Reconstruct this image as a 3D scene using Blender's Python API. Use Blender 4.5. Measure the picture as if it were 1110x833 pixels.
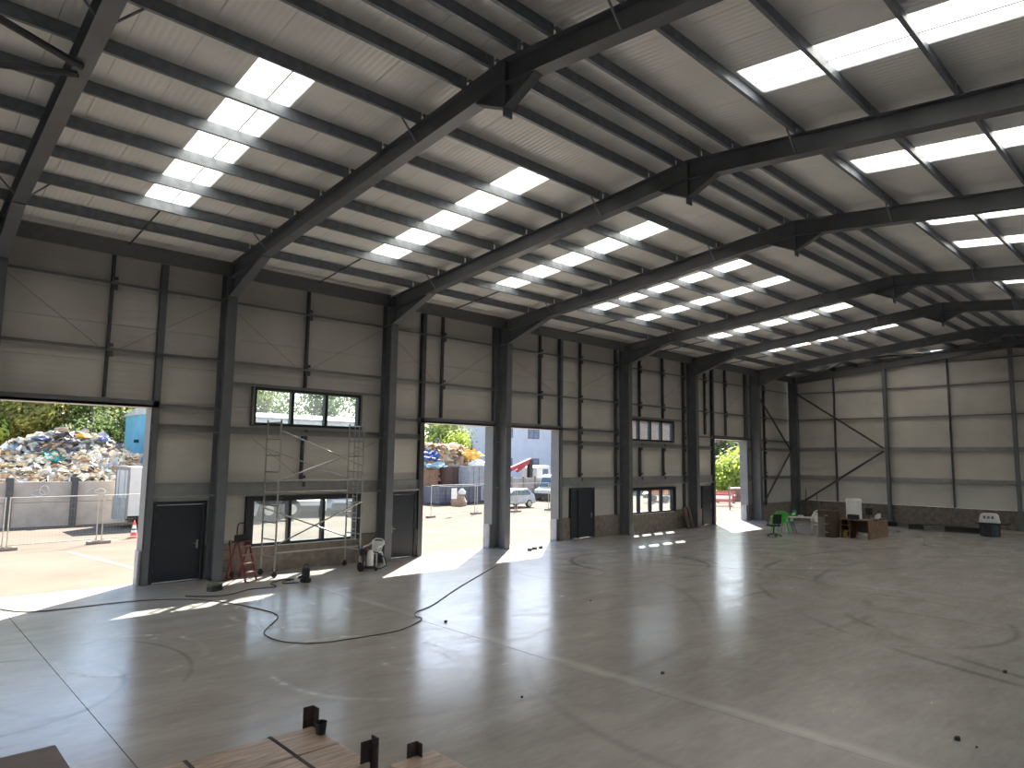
import bpy, math, random
from mathutils import Vector, Matrix
random.seed(7)
for o in list(bpy.data.objects): bpy.data.objects.remove(o)
SC = bpy.context.scene
COL = SC.collection

# ------------------------------------------------------------------ camera
F, YAW, PITCH, ROLL = 738.247, 0.81532, 0.108634, 0.013187
CAM = Vector((-8.11, -21.222, 3.781))
fw = Vector((math.cos(YAW)*math.cos(PITCH), math.sin(YAW)*math.cos(PITCH), math.sin(PITCH)))
rt = Vector((math.sin(YAW), -math.cos(YAW), 0)); up = rt.cross(fw)
r2 = rt*math.cos(ROLL)+up*math.sin(ROLL); u2 = up*math.cos(ROLL)-rt*math.sin(ROLL)
cd = bpy.data.cameras.new('camera'); cam = bpy.data.objects.new('camera', cd); COL.objects.link(cam)
cd.sensor_width = 36; cd.lens = F/1110*36; cd.clip_end = 500; cd.clip_start = .05
m = Matrix((r2, u2, -fw)).transposed().to_4x4(); m.translation = CAM; cam.matrix_world = m
SC.camera = cam
SC.cycles.diffuse_bounces = 8
# ------------------------------------------------------------------ light
SUN_DIR = Vector((-4.4, -3.65, -5.12)).normalized()
w = bpy.data.worlds.new('sky'); SC.world = w; w.use_nodes = True
nt = w.node_tree; bg = nt.nodes['Background']
sky = nt.nodes.new('ShaderNodeTexSky'); sky.sky_type = 'NISHITA'; sky.sun_disc = False
sky.sun_elevation = math.asin(-SUN_DIR.z); sky.sun_rotation = math.atan2(-SUN_DIR.x, -SUN_DIR.y)
sky.air_density = 1.0; sky.dust_density = 1.0; sky.ozone_density = 1.0
nt.links.new(sky.outputs[0], bg.inputs[0]); bg.inputs[1].default_value = 0.30
sd = bpy.data.lights.new('sun', 'SUN'); sd.energy = 18.0; sd.angle = math.radians(.6); sd.color = (1, .93, .83)
so = bpy.data.objects.new('sun', sd); COL.objects.link(so)
so.rotation_euler = SUN_DIR.to_track_quat('-Z', 'Y').to_euler(); so.location = (20, 30, 40)
vs = SC.view_settings; vs.view_transform = 'Standard'; vs.look = 'None'; vs.exposure = 0.74; vs.gamma = 1; vs.use_curve_mapping = False

# ------------------------------------------------------------------ materials
def lin(c):
    if isinstance(c, str):
        c = [int(c[i:i+2], 16)/255 for i in (0, 2, 4)]
        c = [x/12.92 if x <= .04045 else ((x+.055)/1.055)**2.4 for x in c]
    return (c[0], c[1], c[2], 1)
M = {}
def mat(name, c, rough=.6, metal=0., var=.12, scale=3., bump=0., c2=None, spec=.5, stretch=None):
    if name in M: return M[name]
    m = bpy.data.materials.new(name); m.use_nodes = True; N = m.node_tree.nodes; L = m.node_tree.links
    b = N['Principled BSDF']; b.inputs['Roughness'].default_value = rough; b.inputs['Metallic'].default_value = metal
    b.inputs['Specular IOR Level'].default_value = spec
    tc = N.new('ShaderNodeTexCoord'); no = N.new('ShaderNodeTexNoise'); no.inputs['Scale'].default_value = scale
    no.inputs['Detail'].default_value = 6
    if stretch:
        mp = N.new('ShaderNodeMapping'); mp.inputs['Scale'].default_value = stretch
        L.new(tc.outputs['Object'], mp.inputs[0]); L.new(mp.outputs[0], no.inputs[0])
    else: L.new(tc.outputs['Object'], no.inputs[0])
    rp = N.new('ShaderNodeValToRGB'); col = lin(c)
    lo = lin(c2) if c2 else tuple(x*(1-var*2) for x in col[:3])+(1,)
    hi = col if c2 else tuple(min(1, x*(1+var)) for x in col[:3])+(1,)
    rp.color_ramp.elements[0].color = lo; rp.color_ramp.elements[1].color = hi
    rp.color_ramp.elements[0].position = .3; rp.color_ramp.elements[1].position = .7
    L.new(no.outputs[0], rp.inputs[0]); L.new(rp.outputs[0], b.inputs['Base Color'])
    if bump:
        bp = N.new('ShaderNodeBump'); bp.inputs['Strength'].default_value = bump
        L.new(no.outputs[0], bp.inputs['Height']); L.new(bp.outputs[0], b.inputs['Normal'])
    M[name] = m; return m
STEEL = mat('grey_steel_paint', (.118, .128, .142), .42, 0, .08, 2)
STEELD = mat('dark_steel_paint', (.065, .069, .075), .5, 0, .1, 4)
GALV = mat('galvanised_steel', (.225, .255, .285), .42, .35, .12, 6)
RAILM = mat('rail_steel', (.18, .188, .198), .5, .2, .1, 5)
FLASH = mat('flashing', (.2, .2, .205), .5, .1, .06, 2)
NAVY = mat('door_navy', (.011, .015, .023), .5, 0, .1, 2)
FRAMEB = mat('window_frame_black', (.012, .013, .016), .4, 0, .1, 4)
BLOCK = mat('blockwork', (.23, .195, .165), .9, 0, .15, 5, .15)
BLACK = mat('black_plastic', (.012, .012, .013), .5, 0, .1, 8)
RUBBER = mat('rubber', (.02, .02, .02), .8)
WHITEP = mat('white_plastic', (.72, .71, .68), .45, 0, .06, 5)
ALU = mat('aluminium_tube', (.42, .41, .38), .38, .7, .1, 9)
RED = mat('red_paint', (.18, .018, .025), .45, 0, .12, 7)
GREEN = mat('green_plastic', (.05, .55, .05), .5, 0, .1, 5)
def ribbed(name, c, axis, period, rough, strength):
    """painted sheet with fine pressed ribs (bump only)"""
    m = mat(name, c, rough, 0, .05, .8); N = m.node_tree.nodes; L = m.node_tree.links; b = N['Principled BSDF']
    tc = N.new('ShaderNodeTexCoord'); wv = N.new('ShaderNodeTexWave'); wv.wave_type = 'BANDS'; wv.bands_direction = axis
    wv.wave_profile = 'TRI'; wv.inputs['Scale'].default_value = math.pi/10/period; wv.inputs['Distortion'].default_value = 0
    bp = N.new('ShaderNodeBump'); bp.inputs['Strength'].default_value = strength; bp.inputs['Distance'].default_value = .02
    L.new(tc.outputs['Object'], wv.inputs[0]); L.new(wv.outputs[0], bp.inputs['Height']); L.new(bp.outputs[0], b.inputs['Normal'])
    return m
CLAD = ribbed('wall_liner', (.52, .505, .47), 'Z', .17, .5, .12)
ROOFM = ribbed('roof_liner', (.92, .90, .86), 'X', .125, .32, .4)
def glass():
    m = bpy.data.materials.new('window_glass'); m.use_nodes = True; N = m.node_tree.nodes; L = m.node_tree.links
    N.remove(N['Principled BSDF']); out = N['Material Output']
    t = N.new('ShaderNodeBsdfTransparent'); t.inputs[0].default_value = (.86, .9, .9, 1)
    g = N.new('ShaderNodeBsdfGlossy'); g.inputs['Roughness'].default_value = .02
    d = N.new('ShaderNodeBsdfTranslucent'); d.inputs[0].default_value = (.8, .84, .86, 1)
    no = N.new('ShaderNodeTexNoise'); no.inputs['Scale'].default_value = 6
    
    m1 = N.new('ShaderNodeMixShader'); m1.inputs[0].default_value = .025
    L.new(t.outputs[0], m1.inputs[1]); L.new(d.outputs[0], m1.inputs[2])
    m2 = N.new('ShaderNodeMixShader'); m2.inputs[0].default_value = .05
    L.new(m1.outputs[0], m2.inputs[1]); L.new(g.outputs[0], m2.inputs[2]); L.new(m2.outputs[0], out.inputs[0])
    return m
GLASS = glass()
BAND = mat('track_beam', (.27, .278, .285), .5, .1, .08, 4)
def grp():
    m = bpy.data.materials.new('translucent_grp'); m.use_nodes = True; N = m.node_tree.nodes; L = m.node_tree.links
    N.remove(N['Principled BSDF']); out = N['Material Output']
    tr = N.new('ShaderNodeBsdfTranslucent'); df = N.new('ShaderNodeBsdfDiffuse')
    tr.inputs[0].default_value = (.96, .94, .895, 1); df.inputs[0].default_value = (.8, .8, .78, 1)
    mx = N.new('ShaderNodeMixShader'); mx.inputs[0].default_value = .2
    L.new(tr.outputs[0], mx.inputs[1]); L.new(df.outputs[0], mx.inputs[2]); L.new(mx.outputs[0], out.inputs[0])
    return m
GRP = grp()

def floor_mat():
    m = bpy.data.materials.new('power_floated_concrete'); m.use_nodes = True
    N = m.node_tree.nodes; L = m.node_tree.links; b = N['Principled BSDF']
    tc = N.new('ShaderNodeTexCoord')
    def noise(sc, det=6, st=None, dist=0):
        n = N.new('ShaderNodeTexNoise'); n.inputs['Scale'].default_value = sc; n.inputs['Detail'].default_value = det
        n.inputs['Distortion'].default_value = dist
        if st:
            mp = N.new('ShaderNodeMapping'); mp.inputs['Scale'].default_value = st; mp.inputs['Rotation'].default_value = (0, 0, .5)
            L.new(tc.outputs['Object'], mp.inputs[0]); L.new(mp.outputs[0], n.inputs[0])
        else: L.new(tc.outputs['Object'], n.inputs[0])
        return n.outputs[0]
    def math_(op, a, bb=None, cl=False):
        n = N.new('ShaderNodeMath'); n.operation = op; n.use_clamp = cl
        for i, v in enumerate((a, bb)):
            if v is None: continue
            if isinstance(v, (int, float)): n.inputs[i].default_value = v
            else: L.new(v, n.inputs[i])
        return n.outputs[0]
    def remap(v, a, bq, c, d):
        n = N.new('ShaderNodeMapRange'); n.inputs[1].default_value = a; n.inputs[2].default_value = bq
        n.inputs[3].default_value = c; n.inputs[4].default_value = d; L.new(v, n.inputs[0]); return n.outputs[0]
    big = noise(.22, 5); med = noise(.8, 4, (1, 1.9, 1), .3); fine = noise(9, 5)
    rp = N.new('ShaderNodeValToRGB'); e = rp.color_ramp.elements
    e[0].position = .3; e[0].color = (.305, .283, .258, 1); e[1].position = .72; e[1].color = (.505, .475, .44, 1)
    mixv = math_('ADD', math_('MULTIPLY', big, .35), math_('ADD', math_('MULTIPLY', med, .35), math_('MULTIPLY', noise(3.2, 8, (1, 3, 1), .5), .3))); L.new(mixv, rp.inputs[0])
    sx = N.new('ShaderNodeSeparateXYZ'); L.new(tc.outputs['Object'], sx.inputs[0])
    X, Y = sx.outputs[0], sx.outputs[1]
    # tyre marks: broken rings left by turning vehicles
    marks = None
    for cx, cy, r, wd, st in ((13.1, -5.7, 2.5, .16, .55), (12.7, -5.5, 3.3, .12, .35), (9.34, -5.2, 1.5, .13, .4), (19.3, -21.9, 13.1, .16, .45), (18.2, -22.8, 11.8, .16, .4), (10.5, -14.5, 3.1, .13, .35),
                              (-6.6, -7.6, 2.04, .09, .6), (-6.3, -7.2, 2.9, .07, .35), (9.5, -9.5, 5.2, .18, .25), (22.5, -4, 9.0, .2, .3), (5.5, -16, 6.0, .15, .22), (2, -4, 9.5, .14, .22)):
        dx = math_('SUBTRACT', X, cx); dy = math_('SUBTRACT', Y, cy)
        d = math_('SQRT', math_('ADD', math_('MULTIPLY', dx, dx), math_('MULTIPLY', dy, dy)))
        q = math_('ABSOLUTE', math_('SUBTRACT', d, r))
        v = remap(q, 0, wd, st, 0)
        marks = v if marks is None else math_('MAXIMUM', marks, v)
    brk = remap(noise(.35, 3), .42, .55, 0, 1)
    marks = math_('MULTIPLY', marks, brk)
    # pale dust along the construction joint and scuffs that also paint in streaky reflections
    dust = None
    for jx, st in ((1.8, .75), (14.75, .4), (28.6, .3)):
        dj = math_('ABSOLUTE', math_('SUBTRACT', math_('ADD', X, math_('MULTIPLY', med, .3)), jx+.13))
        v = remap(dj, .02, .24, st, 0); dust = v if dust is None else math_('MAXIMUM', dust, v)
    dust = math_('MULTIPLY', dust, remap(noise(.45, 4), .3, .65, .15, 1))
    swirl = None
    for cx, cy, r, wd in ((-.25, -10.3, .6, .16), (-1.08, -9.98, 1.65, .12), (-.2, -4.4, .8, .2), (-.3, -5.2, 1.3, .14), (-4.1, -6.6, 1.2, .12)):
        dx = math_('SUBTRACT', X, cx); dy = math_('MULTIPLY', math_('SUBTRACT', Y, cy), .8)
        d = math_('SQRT', math_('ADD', math_('MULTIPLY', dx, dx), math_('MULTIPLY', dy, dy)))
        v = remap(math_('ABSOLUTE', math_('SUBTRACT', d, r)), 0, wd, .55, 0)
        swirl = v if swirl is None else math_('MAXIMUM', swirl, v)
    swirl = math_('MULTIPLY', swirl, remap(noise(1.3, 3), .42, .6, 0, 1))
    scuff_sheen = remap(noise(.55, 7, (1, 4.5, 1), .8), .45, .75, 0, .22)
    pale = math_('MAXIMUM', math_('MAXIMUM', dust, swirl), scuff_sheen)
    mx = N.new('ShaderNodeMix'); mx.data_type = 'RGBA'; L.new(pale, mx.inputs[0]); L.new(rp.outputs[0], mx.inputs[6]); mx.inputs[7].default_value = (.62, .6, .57, 1)
    mk = N.new('ShaderNodeMix'); mk.data_type = 'RGBA'; L.new(marks, mk.inputs[0]); L.new(mx.outputs[2], mk.inputs[6]); mk.inputs[7].default_value = (.05, .047, .045, 1)
    L.new(mk.outputs[2], b.inputs['Base Color'])
    rg = math_('ADD', math_('ADD', remap(med, 0, 1, .02, .2), remap(noise(2.6, 8, (1, 4, 1), .8), 0, 1, .0, .2)), math_('MULTIPLY', swirl, .12)); L.new(rg, b.inputs['Roughness'])
    b.inputs['Specular IOR Level'].default_value = .34
    bp = N.new('ShaderNodeBump'); bp.inputs['Strength'].default_value = .03; bp.inputs['Distance'].default_value = .04
    return m
FLOORM = floor_mat()
YARD = mat('yard_concrete', (.14, .117, .094), .9, 0, .1, .35, spec=.05)

# ------------------------------------------------------------------ mesh helpers
class MB:
    def __init__(s): s.v = []; s.f = []; s.m = []; s.k = 0
    def add(s, vs, fs):
        n = len(s.v); s.v += [tuple(p) for p in vs]; s.f += [tuple(i+n for i in f) for f in fs]; s.m += [s.k]*len(fs); return s
    def box(s, x0, x1, y0, y1, z0, z1):
        return s.add([(x0,y0,z0),(x1,y0,z0),(x1,y1,z0),(x0,y1,z0),(x0,y0,z1),(x1,y0,z1),(x1,y1,z1),(x0,y1,z1)],
                     [(0,3,2,1),(4,5,6,7),(0,1,5,4),(1,2,6,5),(2,3,7,6),(3,0,4,7)])
    def cbox(s, c, d, rz=0, rx=0, ry=0):
        R = Matrix.Rotation(rz, 3, 'Z') @ Matrix.Rotation(ry, 3, 'Y') @ Matrix.Rotation(rx, 3, 'X')
        vs = [Vector(c)+R@Vector((d[0]/2*i, d[1]/2*j, d[2]/2*k)) for k in (-1,1) for i, j in ((-1,-1),(1,-1),(1,1),(-1,1))]
        return s.add(vs, [(0,3,2,1),(4,5,6,7),(0,1,5,4),(1,2,6,5),(2,3,7,6),(3,0,4,7)])
    def prism(s, poly, a0, a1, ax='x'):
        n = len(poly)
        def P(a, p): return {'x': (a, p[0], p[1]), 'y': (p[0], a, p[1]), 'z': (p[0], p[1], a)}[ax]
        return s.add([P(a0, p) for p in poly]+[P(a1, p) for p in poly],
                     [tuple(range(n))[::-1], tuple(range(n, 2*n))]+[(i, (i+1) % n, n+(i+1) % n, n+i) for i in range(n)])
    def cyl(s, p, q, r, n=8, r1=None):
        return s.tube([p, q], r, n, r1)
    def tube(s, pts, r, n=6, r1=None):
        pts = [Vector(p) for p in pts]; N = len(pts); vs = []; prev = None
        for i, p in enumerate(pts):
            t = (pts[min(i+1, N-1)]-pts[max(i-1, 0)]).normalized()
            if prev is None: a = t.orthogonal().normalized()
            else:
                a = prev-t*prev.dot(t); a = a.normalized() if a.length > 1e-6 else t.orthogonal().normalized()
            prev = a; b = t.cross(a); rr = r if r1 is None else r+(r1-r)*i/(N-1)
            vs += [p+(a*math.cos(2*math.pi*k/n)+b*math.sin(2*math.pi*k/n))*rr for k in range(n)]
        fs = [(i*n+k, i*n+(k+1) % n, (i+1)*n+(k+1) % n, (i+1)*n+k) for i in range(N-1) for k in range(n)]
        fs += [tuple(range(n))[::-1], tuple(range((N-1)*n, N*n))]
        return s.add(vs, fs)
    def lathe(s, c, prof, n=16):
        vs = [(c[0]+r*math.cos(2*math.pi*k/n), c[1]+r*math.sin(2*math.pi*k/n), c[2]+z) for r, z in prof for k in range(n)]
        N = len(prof)
        fs = [(i*n+k, i*n+(k+1) % n, (i+1)*n+(k+1) % n, (i+1)*n+k) for i in range(N-1) for k in range(n)]
        fs += [tuple(range(n))[::-1], tuple(range((N-1)*n, N*n))]
        return s.add(vs, fs)
    def wheel(s, c, r, wd, ax='y', n=16, hub=.55):
        prof = [(r*hub, -wd/2), (r*.94, -wd/2), (r, -wd*.3), (r, wd*.3), (r*.94, wd/2), (r*hub, wd/2), (r*hub*.9, wd*.35), (.01, wd*.35)]
        prof = [(.01, -wd*.35), (r*hub*.9, -wd*.35)]+prof
        n0 = len(s.v); s.lathe((0,0,0), prof, n)
        for i in range(n0, len(s.v)):
            x, y, z = s.v[i]
            s.v[i] = (c[0]+x, c[1]+z, c[2]+y) if ax == 'y' else (c[0]+z, c[1]+x, c[2]+y)
        return s
    def mesh(s, name, mats, smooth=False):
        me = bpy.data.meshes.new(name); me.from_pydata(s.v, [], s.f)
        for m in (mats if isinstance(mats, (list, tuple)) else [mats]): me.materials.append(m)
        if any(s.m): me.polygons.foreach_set('material_index', s.m)
        if smooth: me.polygons.foreach_set('use_smooth', [True]*len(s.f))
        me.update(); return me
    def build(s, name, mats, parent=None, bevel=0, smooth=False, loc=None):
        o = bpy.data.objects.new(name, s.mesh(name, mats, smooth)); COL.objects.link(o)
        if parent: o.parent = parent
        if loc: o.location = loc
        if bevel:
            b = o.modifiers.new('bevel', 'BEVEL'); b.width = bevel; b.segments = 2; b.limit_method = 'ANGLE'
        return o
def inst(me, name, parent=None, loc=(0,0,0), rz=0):
    o = bpy.data.objects.new(name, me); COL.objects.link(o); o.parent = parent; o.location = loc; o.rotation_euler = (0,0,rz); return o
def tag(o, label, cat, group=None, kind=None):
    o['label'] = label; o['category'] = cat
    if group: o['group'] = group
    if kind: o['kind'] = kind
    return o
def thing(name, label, cat, loc=(0,0,0), rz=0, group=None):
    o = bpy.data.objects.new(name, None); COL.objects.link(o); o.empty_display_size = .1
    o.location = loc; o.rotation_euler = (0,0,rz); return tag(o, label, cat, group)
def struct(o, label=None, cat=None):
    o['kind'] = 'structure'
    if label: o['label'] = label
    if cat: o['category'] = cat
    return o
def copy_tree(o, parent=None):
    c = o.copy(); COL.objects.link(c); c.parent = parent
    for ch in list(o.children): copy_tree(ch, c)
    return c

# ------------------------------------------------------------------ dimensions of the shed
YA = -12.56                       # ridge
def zt(y): return 11.0-.1*abs(y-YA)   # top of rafters
FR = [-6.02, -.15, 5.85, 11.73, 20.27, 26.61, 34.14]    # portal frames
XG = 39.9                         # gable frame
X0 = -15.0                        # back wall
YR = 2*YA                         # inner face of right columns
HEAD = 5.13
OPEN = [(-5.72, -2.1), (7.75, 11.35), (12.0, 15.5), (29.45, 33.4)]
DOORS = [(-1.86, -.34, 2.36), (6.2, 7.5, 2.45), (16.4, 18.16, 2.4), (28.05, 29.25, 2.3)]
WINS = [(.95, 4.88, 4.75, 6.02), (1.05, 4.92, .86, 2.4), (20.75, 25.1, 4.8, 5.98), (20.75, 25.05, .96, 2.28)]

# ------------------------------------------------------------------ floor and yard
floor = struct(MB().box(X0, XG+.35, YR-.6, 1.08, -.026, -.012).build('floor', mat('joint_sealant', (.03,.028,.025), 1.0, spec=0)), 'polished grey concrete floor with tyre marks', 'floor')
xs = [X0, -12.4, -5.4, 1.62, 14.55, 28.4, XG+.35]
for a, b in zip(xs, xs[1:]):
    MB().box(a+.006, b-.006, YR-.6, 1.08, -.012, 0).build('slab', FLOORM, floor)
yard = struct(MB().box(-70, 160, -60, 140, -.4, -.03).build('ground', YARD), 'sunlit pale concrete yard outside the openings', 'ground')
MB().prism([(-2.2, 9.9), (-2.0, 9.95), (-.75, 1.2), (-1.0, 1.2)], -.03, -.024, 'z').build('painted_line', mat('line_paint', (.22, .2, .17), .9, spec=.05), yard)

# ------------------------------------------------------------------ portal frames
def isect(mb, top, bot, t=.014, tw=.012, w=.14):
    """I section between polyline top and bot (lists of (y,z)); web plus flanges"""
    mb.prism(top+bot[::-1], -tw/2, tw/2)
    for L, s in ((top, -1), (bot, 1)):
        for (a, b) in zip(L, L[1:]):
            d = Vector((b[0]-a[0], b[1]-a[1])).normalized(); n = Vector((-d.y, d.x))*.016
            if n.y*s < 0 or (abs(n.y) < 1e-6 and n.x*s < 0): n = -n
            mb.prism([a, b, (b[0]+n.x, b[1]+n.y), (a[0]+n.x, a[1]+n.y)], -w, w)
    return mb
def meshes_frame(haunch=True):
    out = []
    def c():
        mb = MB()
        mb.box(-.006, .006, .016, .584, .02, zt(.225)-.005)
        mb.box(-.15, .15, 0, .018, .02, zt(0)-.016); mb.box(-.15, .15, .582, .6, .02, zt(.6)-.016)
        mb.box(-.19, .19, -.05, .63, 0, .02)
        for z in ((8.68, 9.5) if haunch else (9.2,)): mb.box(-.14, .14, .016, .584, z, z+.014)
        return mb
    out.append(('column', c()))
    r = MB(); isect(r, [(.45, zt(.45)), (YA, 11.0)], [(0 if not haunch else -.0, zt(0)-.46), (YA, 10.54)])
    out.append(('rafter', r))
    if haunch:
        h = MB(); isect(h, [(0, zt(0)-.47), (-2.3, zt(-2.3)-.47)], [(0, 8.68), (-2.3, zt(-2.3)-.49)]); out.append(('haunch', h))
        p = MB()
        p.box(-.11, .11, -.04, -.018, 8.6, 9.7)
        for z in (8.75, 8.87, 8.99, 9.11):
            for x in (-.07, .07): p.cyl((x, -.06, z), (x, -.04, z), .018, 6)
        out.append(('end_plate', p))
        a = MB(); a.prism([(YA, 10.54), (YA+.75, zt(YA+.75)-.462), (YA, 10.1)], -.006, .006)
        d = Vector((.75, 10.46-10.1)).normalized()
        a.prism([(YA+.75, 10.455), (YA, 10.1), (YA-0, 10.085), (YA+.79, 10.45)], -.1, .1); out.append(('apex_haunch', a))
    return out
def mirror(mb):
    q = MB(); q.v = [(x, 2*YA-y, z) for x, y, z in mb.v]; q.f = [f[::-1] for f in mb.f]; q.m = mb.m[:]; return q
PARTS = []
for hn in (True, False):
    L = []
    for n, mb in meshes_frame(hn):
        L.append((n, mb.mesh(n, STEEL))); L.append((n, mirror(mb).mesh(n, STEEL)))
    ap = MB().box(-.1, .1, YA-.02, YA+.02, 9.93 if hn else 10.4, 11.0); L.append(('apex_plate', ap.mesh('apex_plate', STEEL)))
    if hn:
        for y in (-2.6, -9.9, -15.22, -22.52):
            for s in (-1, 1):
                b = MB(); b.cyl((s*.55, y, zt(y)+.05), (s*.1, y, zt(y)-.44), .022, 5); L.append(('fly_brace', b.mesh('fly_brace', GALV)))
    PARTS.append(L)
ORD = ['nearest grey steel portal frame, crossing the top left corner', 'grey steel portal frame between the wide yard opening and the three-pane windows',
       'grey steel portal frame standing just right of the scaffold tower', 'grey steel portal frame between the two middle yard openings',
       'grey steel portal frame left of the far upper and lower windows', 'grey steel portal frame right of the far upper and lower windows',
       'farthest haunched grey portal frame, just right of the last opening']
for x, lb in zip(FR, ORD):
    t = thing('portal_frame', lb, 'steel frame', (x, 0, 0), 0, 'portal frames')
    for n, me in PARTS[0]: inst(me, n, t)
t = thing('portal_frame', 'slim grey gable frame against the far end wall', 'steel frame', (XG-.15, 0, 0), 0, 'portal frames')
for n, me in PARTS[1]: inst(me, n, t)

# ------------------------------------------------------------------ roof
ceil = bpy.data.objects.new('ceiling', None); COL.objects.link(ceil); struct(ceil, 'pale ribbed sheet roof on dark purlins with translucent rooflight strips', 'roof')
ROWS = [-1.1, -2.6, -4.05, -5.5, -6.95, -8.4, -9.9, -11.4, -12.2]
ROWS = ROWS+[2*YA-y for y in ROWS]
LIGHTS = [(-15+.9, -15+1.95), (-9.4, -8.35), (-3.5, -2.4), (3.1, 4.17), (8.52, 9.58), (14.08, 14.95), (17.15, 18.1), (23.5, 24.6), (29.7, 30.77), (36.5, 37.55)]  # strips behind the viewpoint and in the last bay are added for daylight
PD = .28
def purlin_mesh(L):
    mb = MB(); mb.box(.03, L-.03, -.004, .004, 0, PD); mb.box(.03, L-.03, 0, .07, PD-.007, PD); mb.box(.03, L-.03, -.07, 0, 0, .007)
    mb.box(.03, L-.03, -.07, -.063, 0, .024); mb.box(.03, L-.03, .063, .07, PD-.024, PD)
    for x in (.12, L-.12): mb.box(x-.05, x+.05, -.014, -.004, -.02, PD-.01)
    return mb.mesh('purlin', GALV)
bays = list(zip([X0]+FR, FR+[XG+.34]))
for a, b in bays:
    me = purlin_mesh(b-a)
    for y in ROWS: inst(me, 'purlin', ceil, (a, y, zt(y)))
    for sgn, y in ((1, .3), (-1, 2*YA-.3)):
        mb = MB(); mb.box(.02, b-a-.02, -.005, .005, -.45, 0); mb.box(.02, b-a-.02, min(0, -sgn*.09), max(0, -sgn*.09), -.01, 0); mb.box(.02, b-a-.02, min(0, -sgn*.09), max(0, -sgn*.09), -.45, -.44)
        mb.build('eave_beam', RAILM, ceil, loc=(a, y, zt(y)+.12))
    if a >= -6.1:
        xm = (a+b)/2
        for ya, yb in ((.25, -1.1), (-1.1, -2.6)):
            MB().cyl((xm, ya, zt(ya)+.05), (xm, yb, zt(yb)+.05), .025, 6).build('purlin_strut', STEELD, ceil)
def sheet(x0, x1, y0, y1, mtl, name):
    t = .05
    MB().prism([(y0, zt(y0)+.282), (y1, zt(y1)+.282), (y1, zt(y1)+.282+t), (y0, zt(y0)+.282+t)], x0, x1).build(name, mtl, ceil)
cuts = sorted(LIGHTS); cur = X0-.1; spans = []
for a, b in cuts+[(XG+.4, None)]:
    n = max(1, round((a-cur)/1.0))
    for i in range(n): spans.append((cur+(a-cur)*i/n, cur+(a-cur)*(i+1)/n, False))
    if b: spans.append((a, b, True)); cur = b
for a, b, lt in spans:
    g = .006
    for side in (0, 1):
        Y = (lambda y: y) if not side else (lambda y: 2*YA-y)
        if lt:
            for ya, yb in ((Y(1.1), Y(-2.6)), (Y(-9.8), YA)):
                MB().prism([(ya, zt(ya)+.34), (yb, zt(yb)+.34), (yb, zt(yb)+.41), (ya, zt(ya)+.41)], a, b).build('outer_sheet', mat('roof_outer', (.3, .31, .32), .5), ceil)
            sheet(a+g, b-g, Y(1.0), Y(-2.6), ROOFM, 'roof_sheet'); sheet(a+g, b-g, Y(-2.61), Y(-9.8), GRP, 'rooflight'); sheet(a+g, b-g, Y(-9.81), YA, ROOFM, 'roof_sheet')
        else: sheet(a+g, b-g, Y(1.0), YA, ROOFM, 'roof_sheet')
        if lt:
            xm = a+(b-a)*.58; y0, y1 = Y(-2.65), Y(-9.75)
            MB().prism([(y0, zt(y0)+.276), (y1, zt(y1)+.276), (y1, zt(y1)+.281), (y0, zt(y0)+.281)], xm-.016, xm+.016).build('rooflight_seam', STEELD, ceil)
# weather skin over the liner (dark lines at the joints, no light leaks)
for s in (1, -1):
    for (a, b) in zip([X0-.1]+[c[1] for c in cuts], [c[0] for c in cuts]+[XG+.4]):
        y0 = 1.1 if s > 0 else 2*YA-1.1
        MB().prism([(y0, zt(y0)+.34), (YA, 11.35), (YA, 11.42), (y0, zt(y0)+.41)], a, b).build('outer_sheet', mat('roof_outer', (.3, .31, .32), .5), ceil)
# tubular roof bracing beyond the nearest frame and in the last bay
for (p, q) in (((-6.05, -8.3, 10.1), (-14.8, -4.2, 9.7)), ((-6.05, -8.6, 10.1), (-14.8, -12.4, 10.5)), ((34.2, -5.8, 9.95), (39.7, -.3, 9.45)), ((34.2, -5.8, 9.95), (39.7, -12.2, 10.6)), ((34.2, -18.8, 9.95), (39.7, -12.9, 10.6))):
    MB().cyl(p, q, .06, 10).build('roof_brace', STEELD, ceil)

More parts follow.
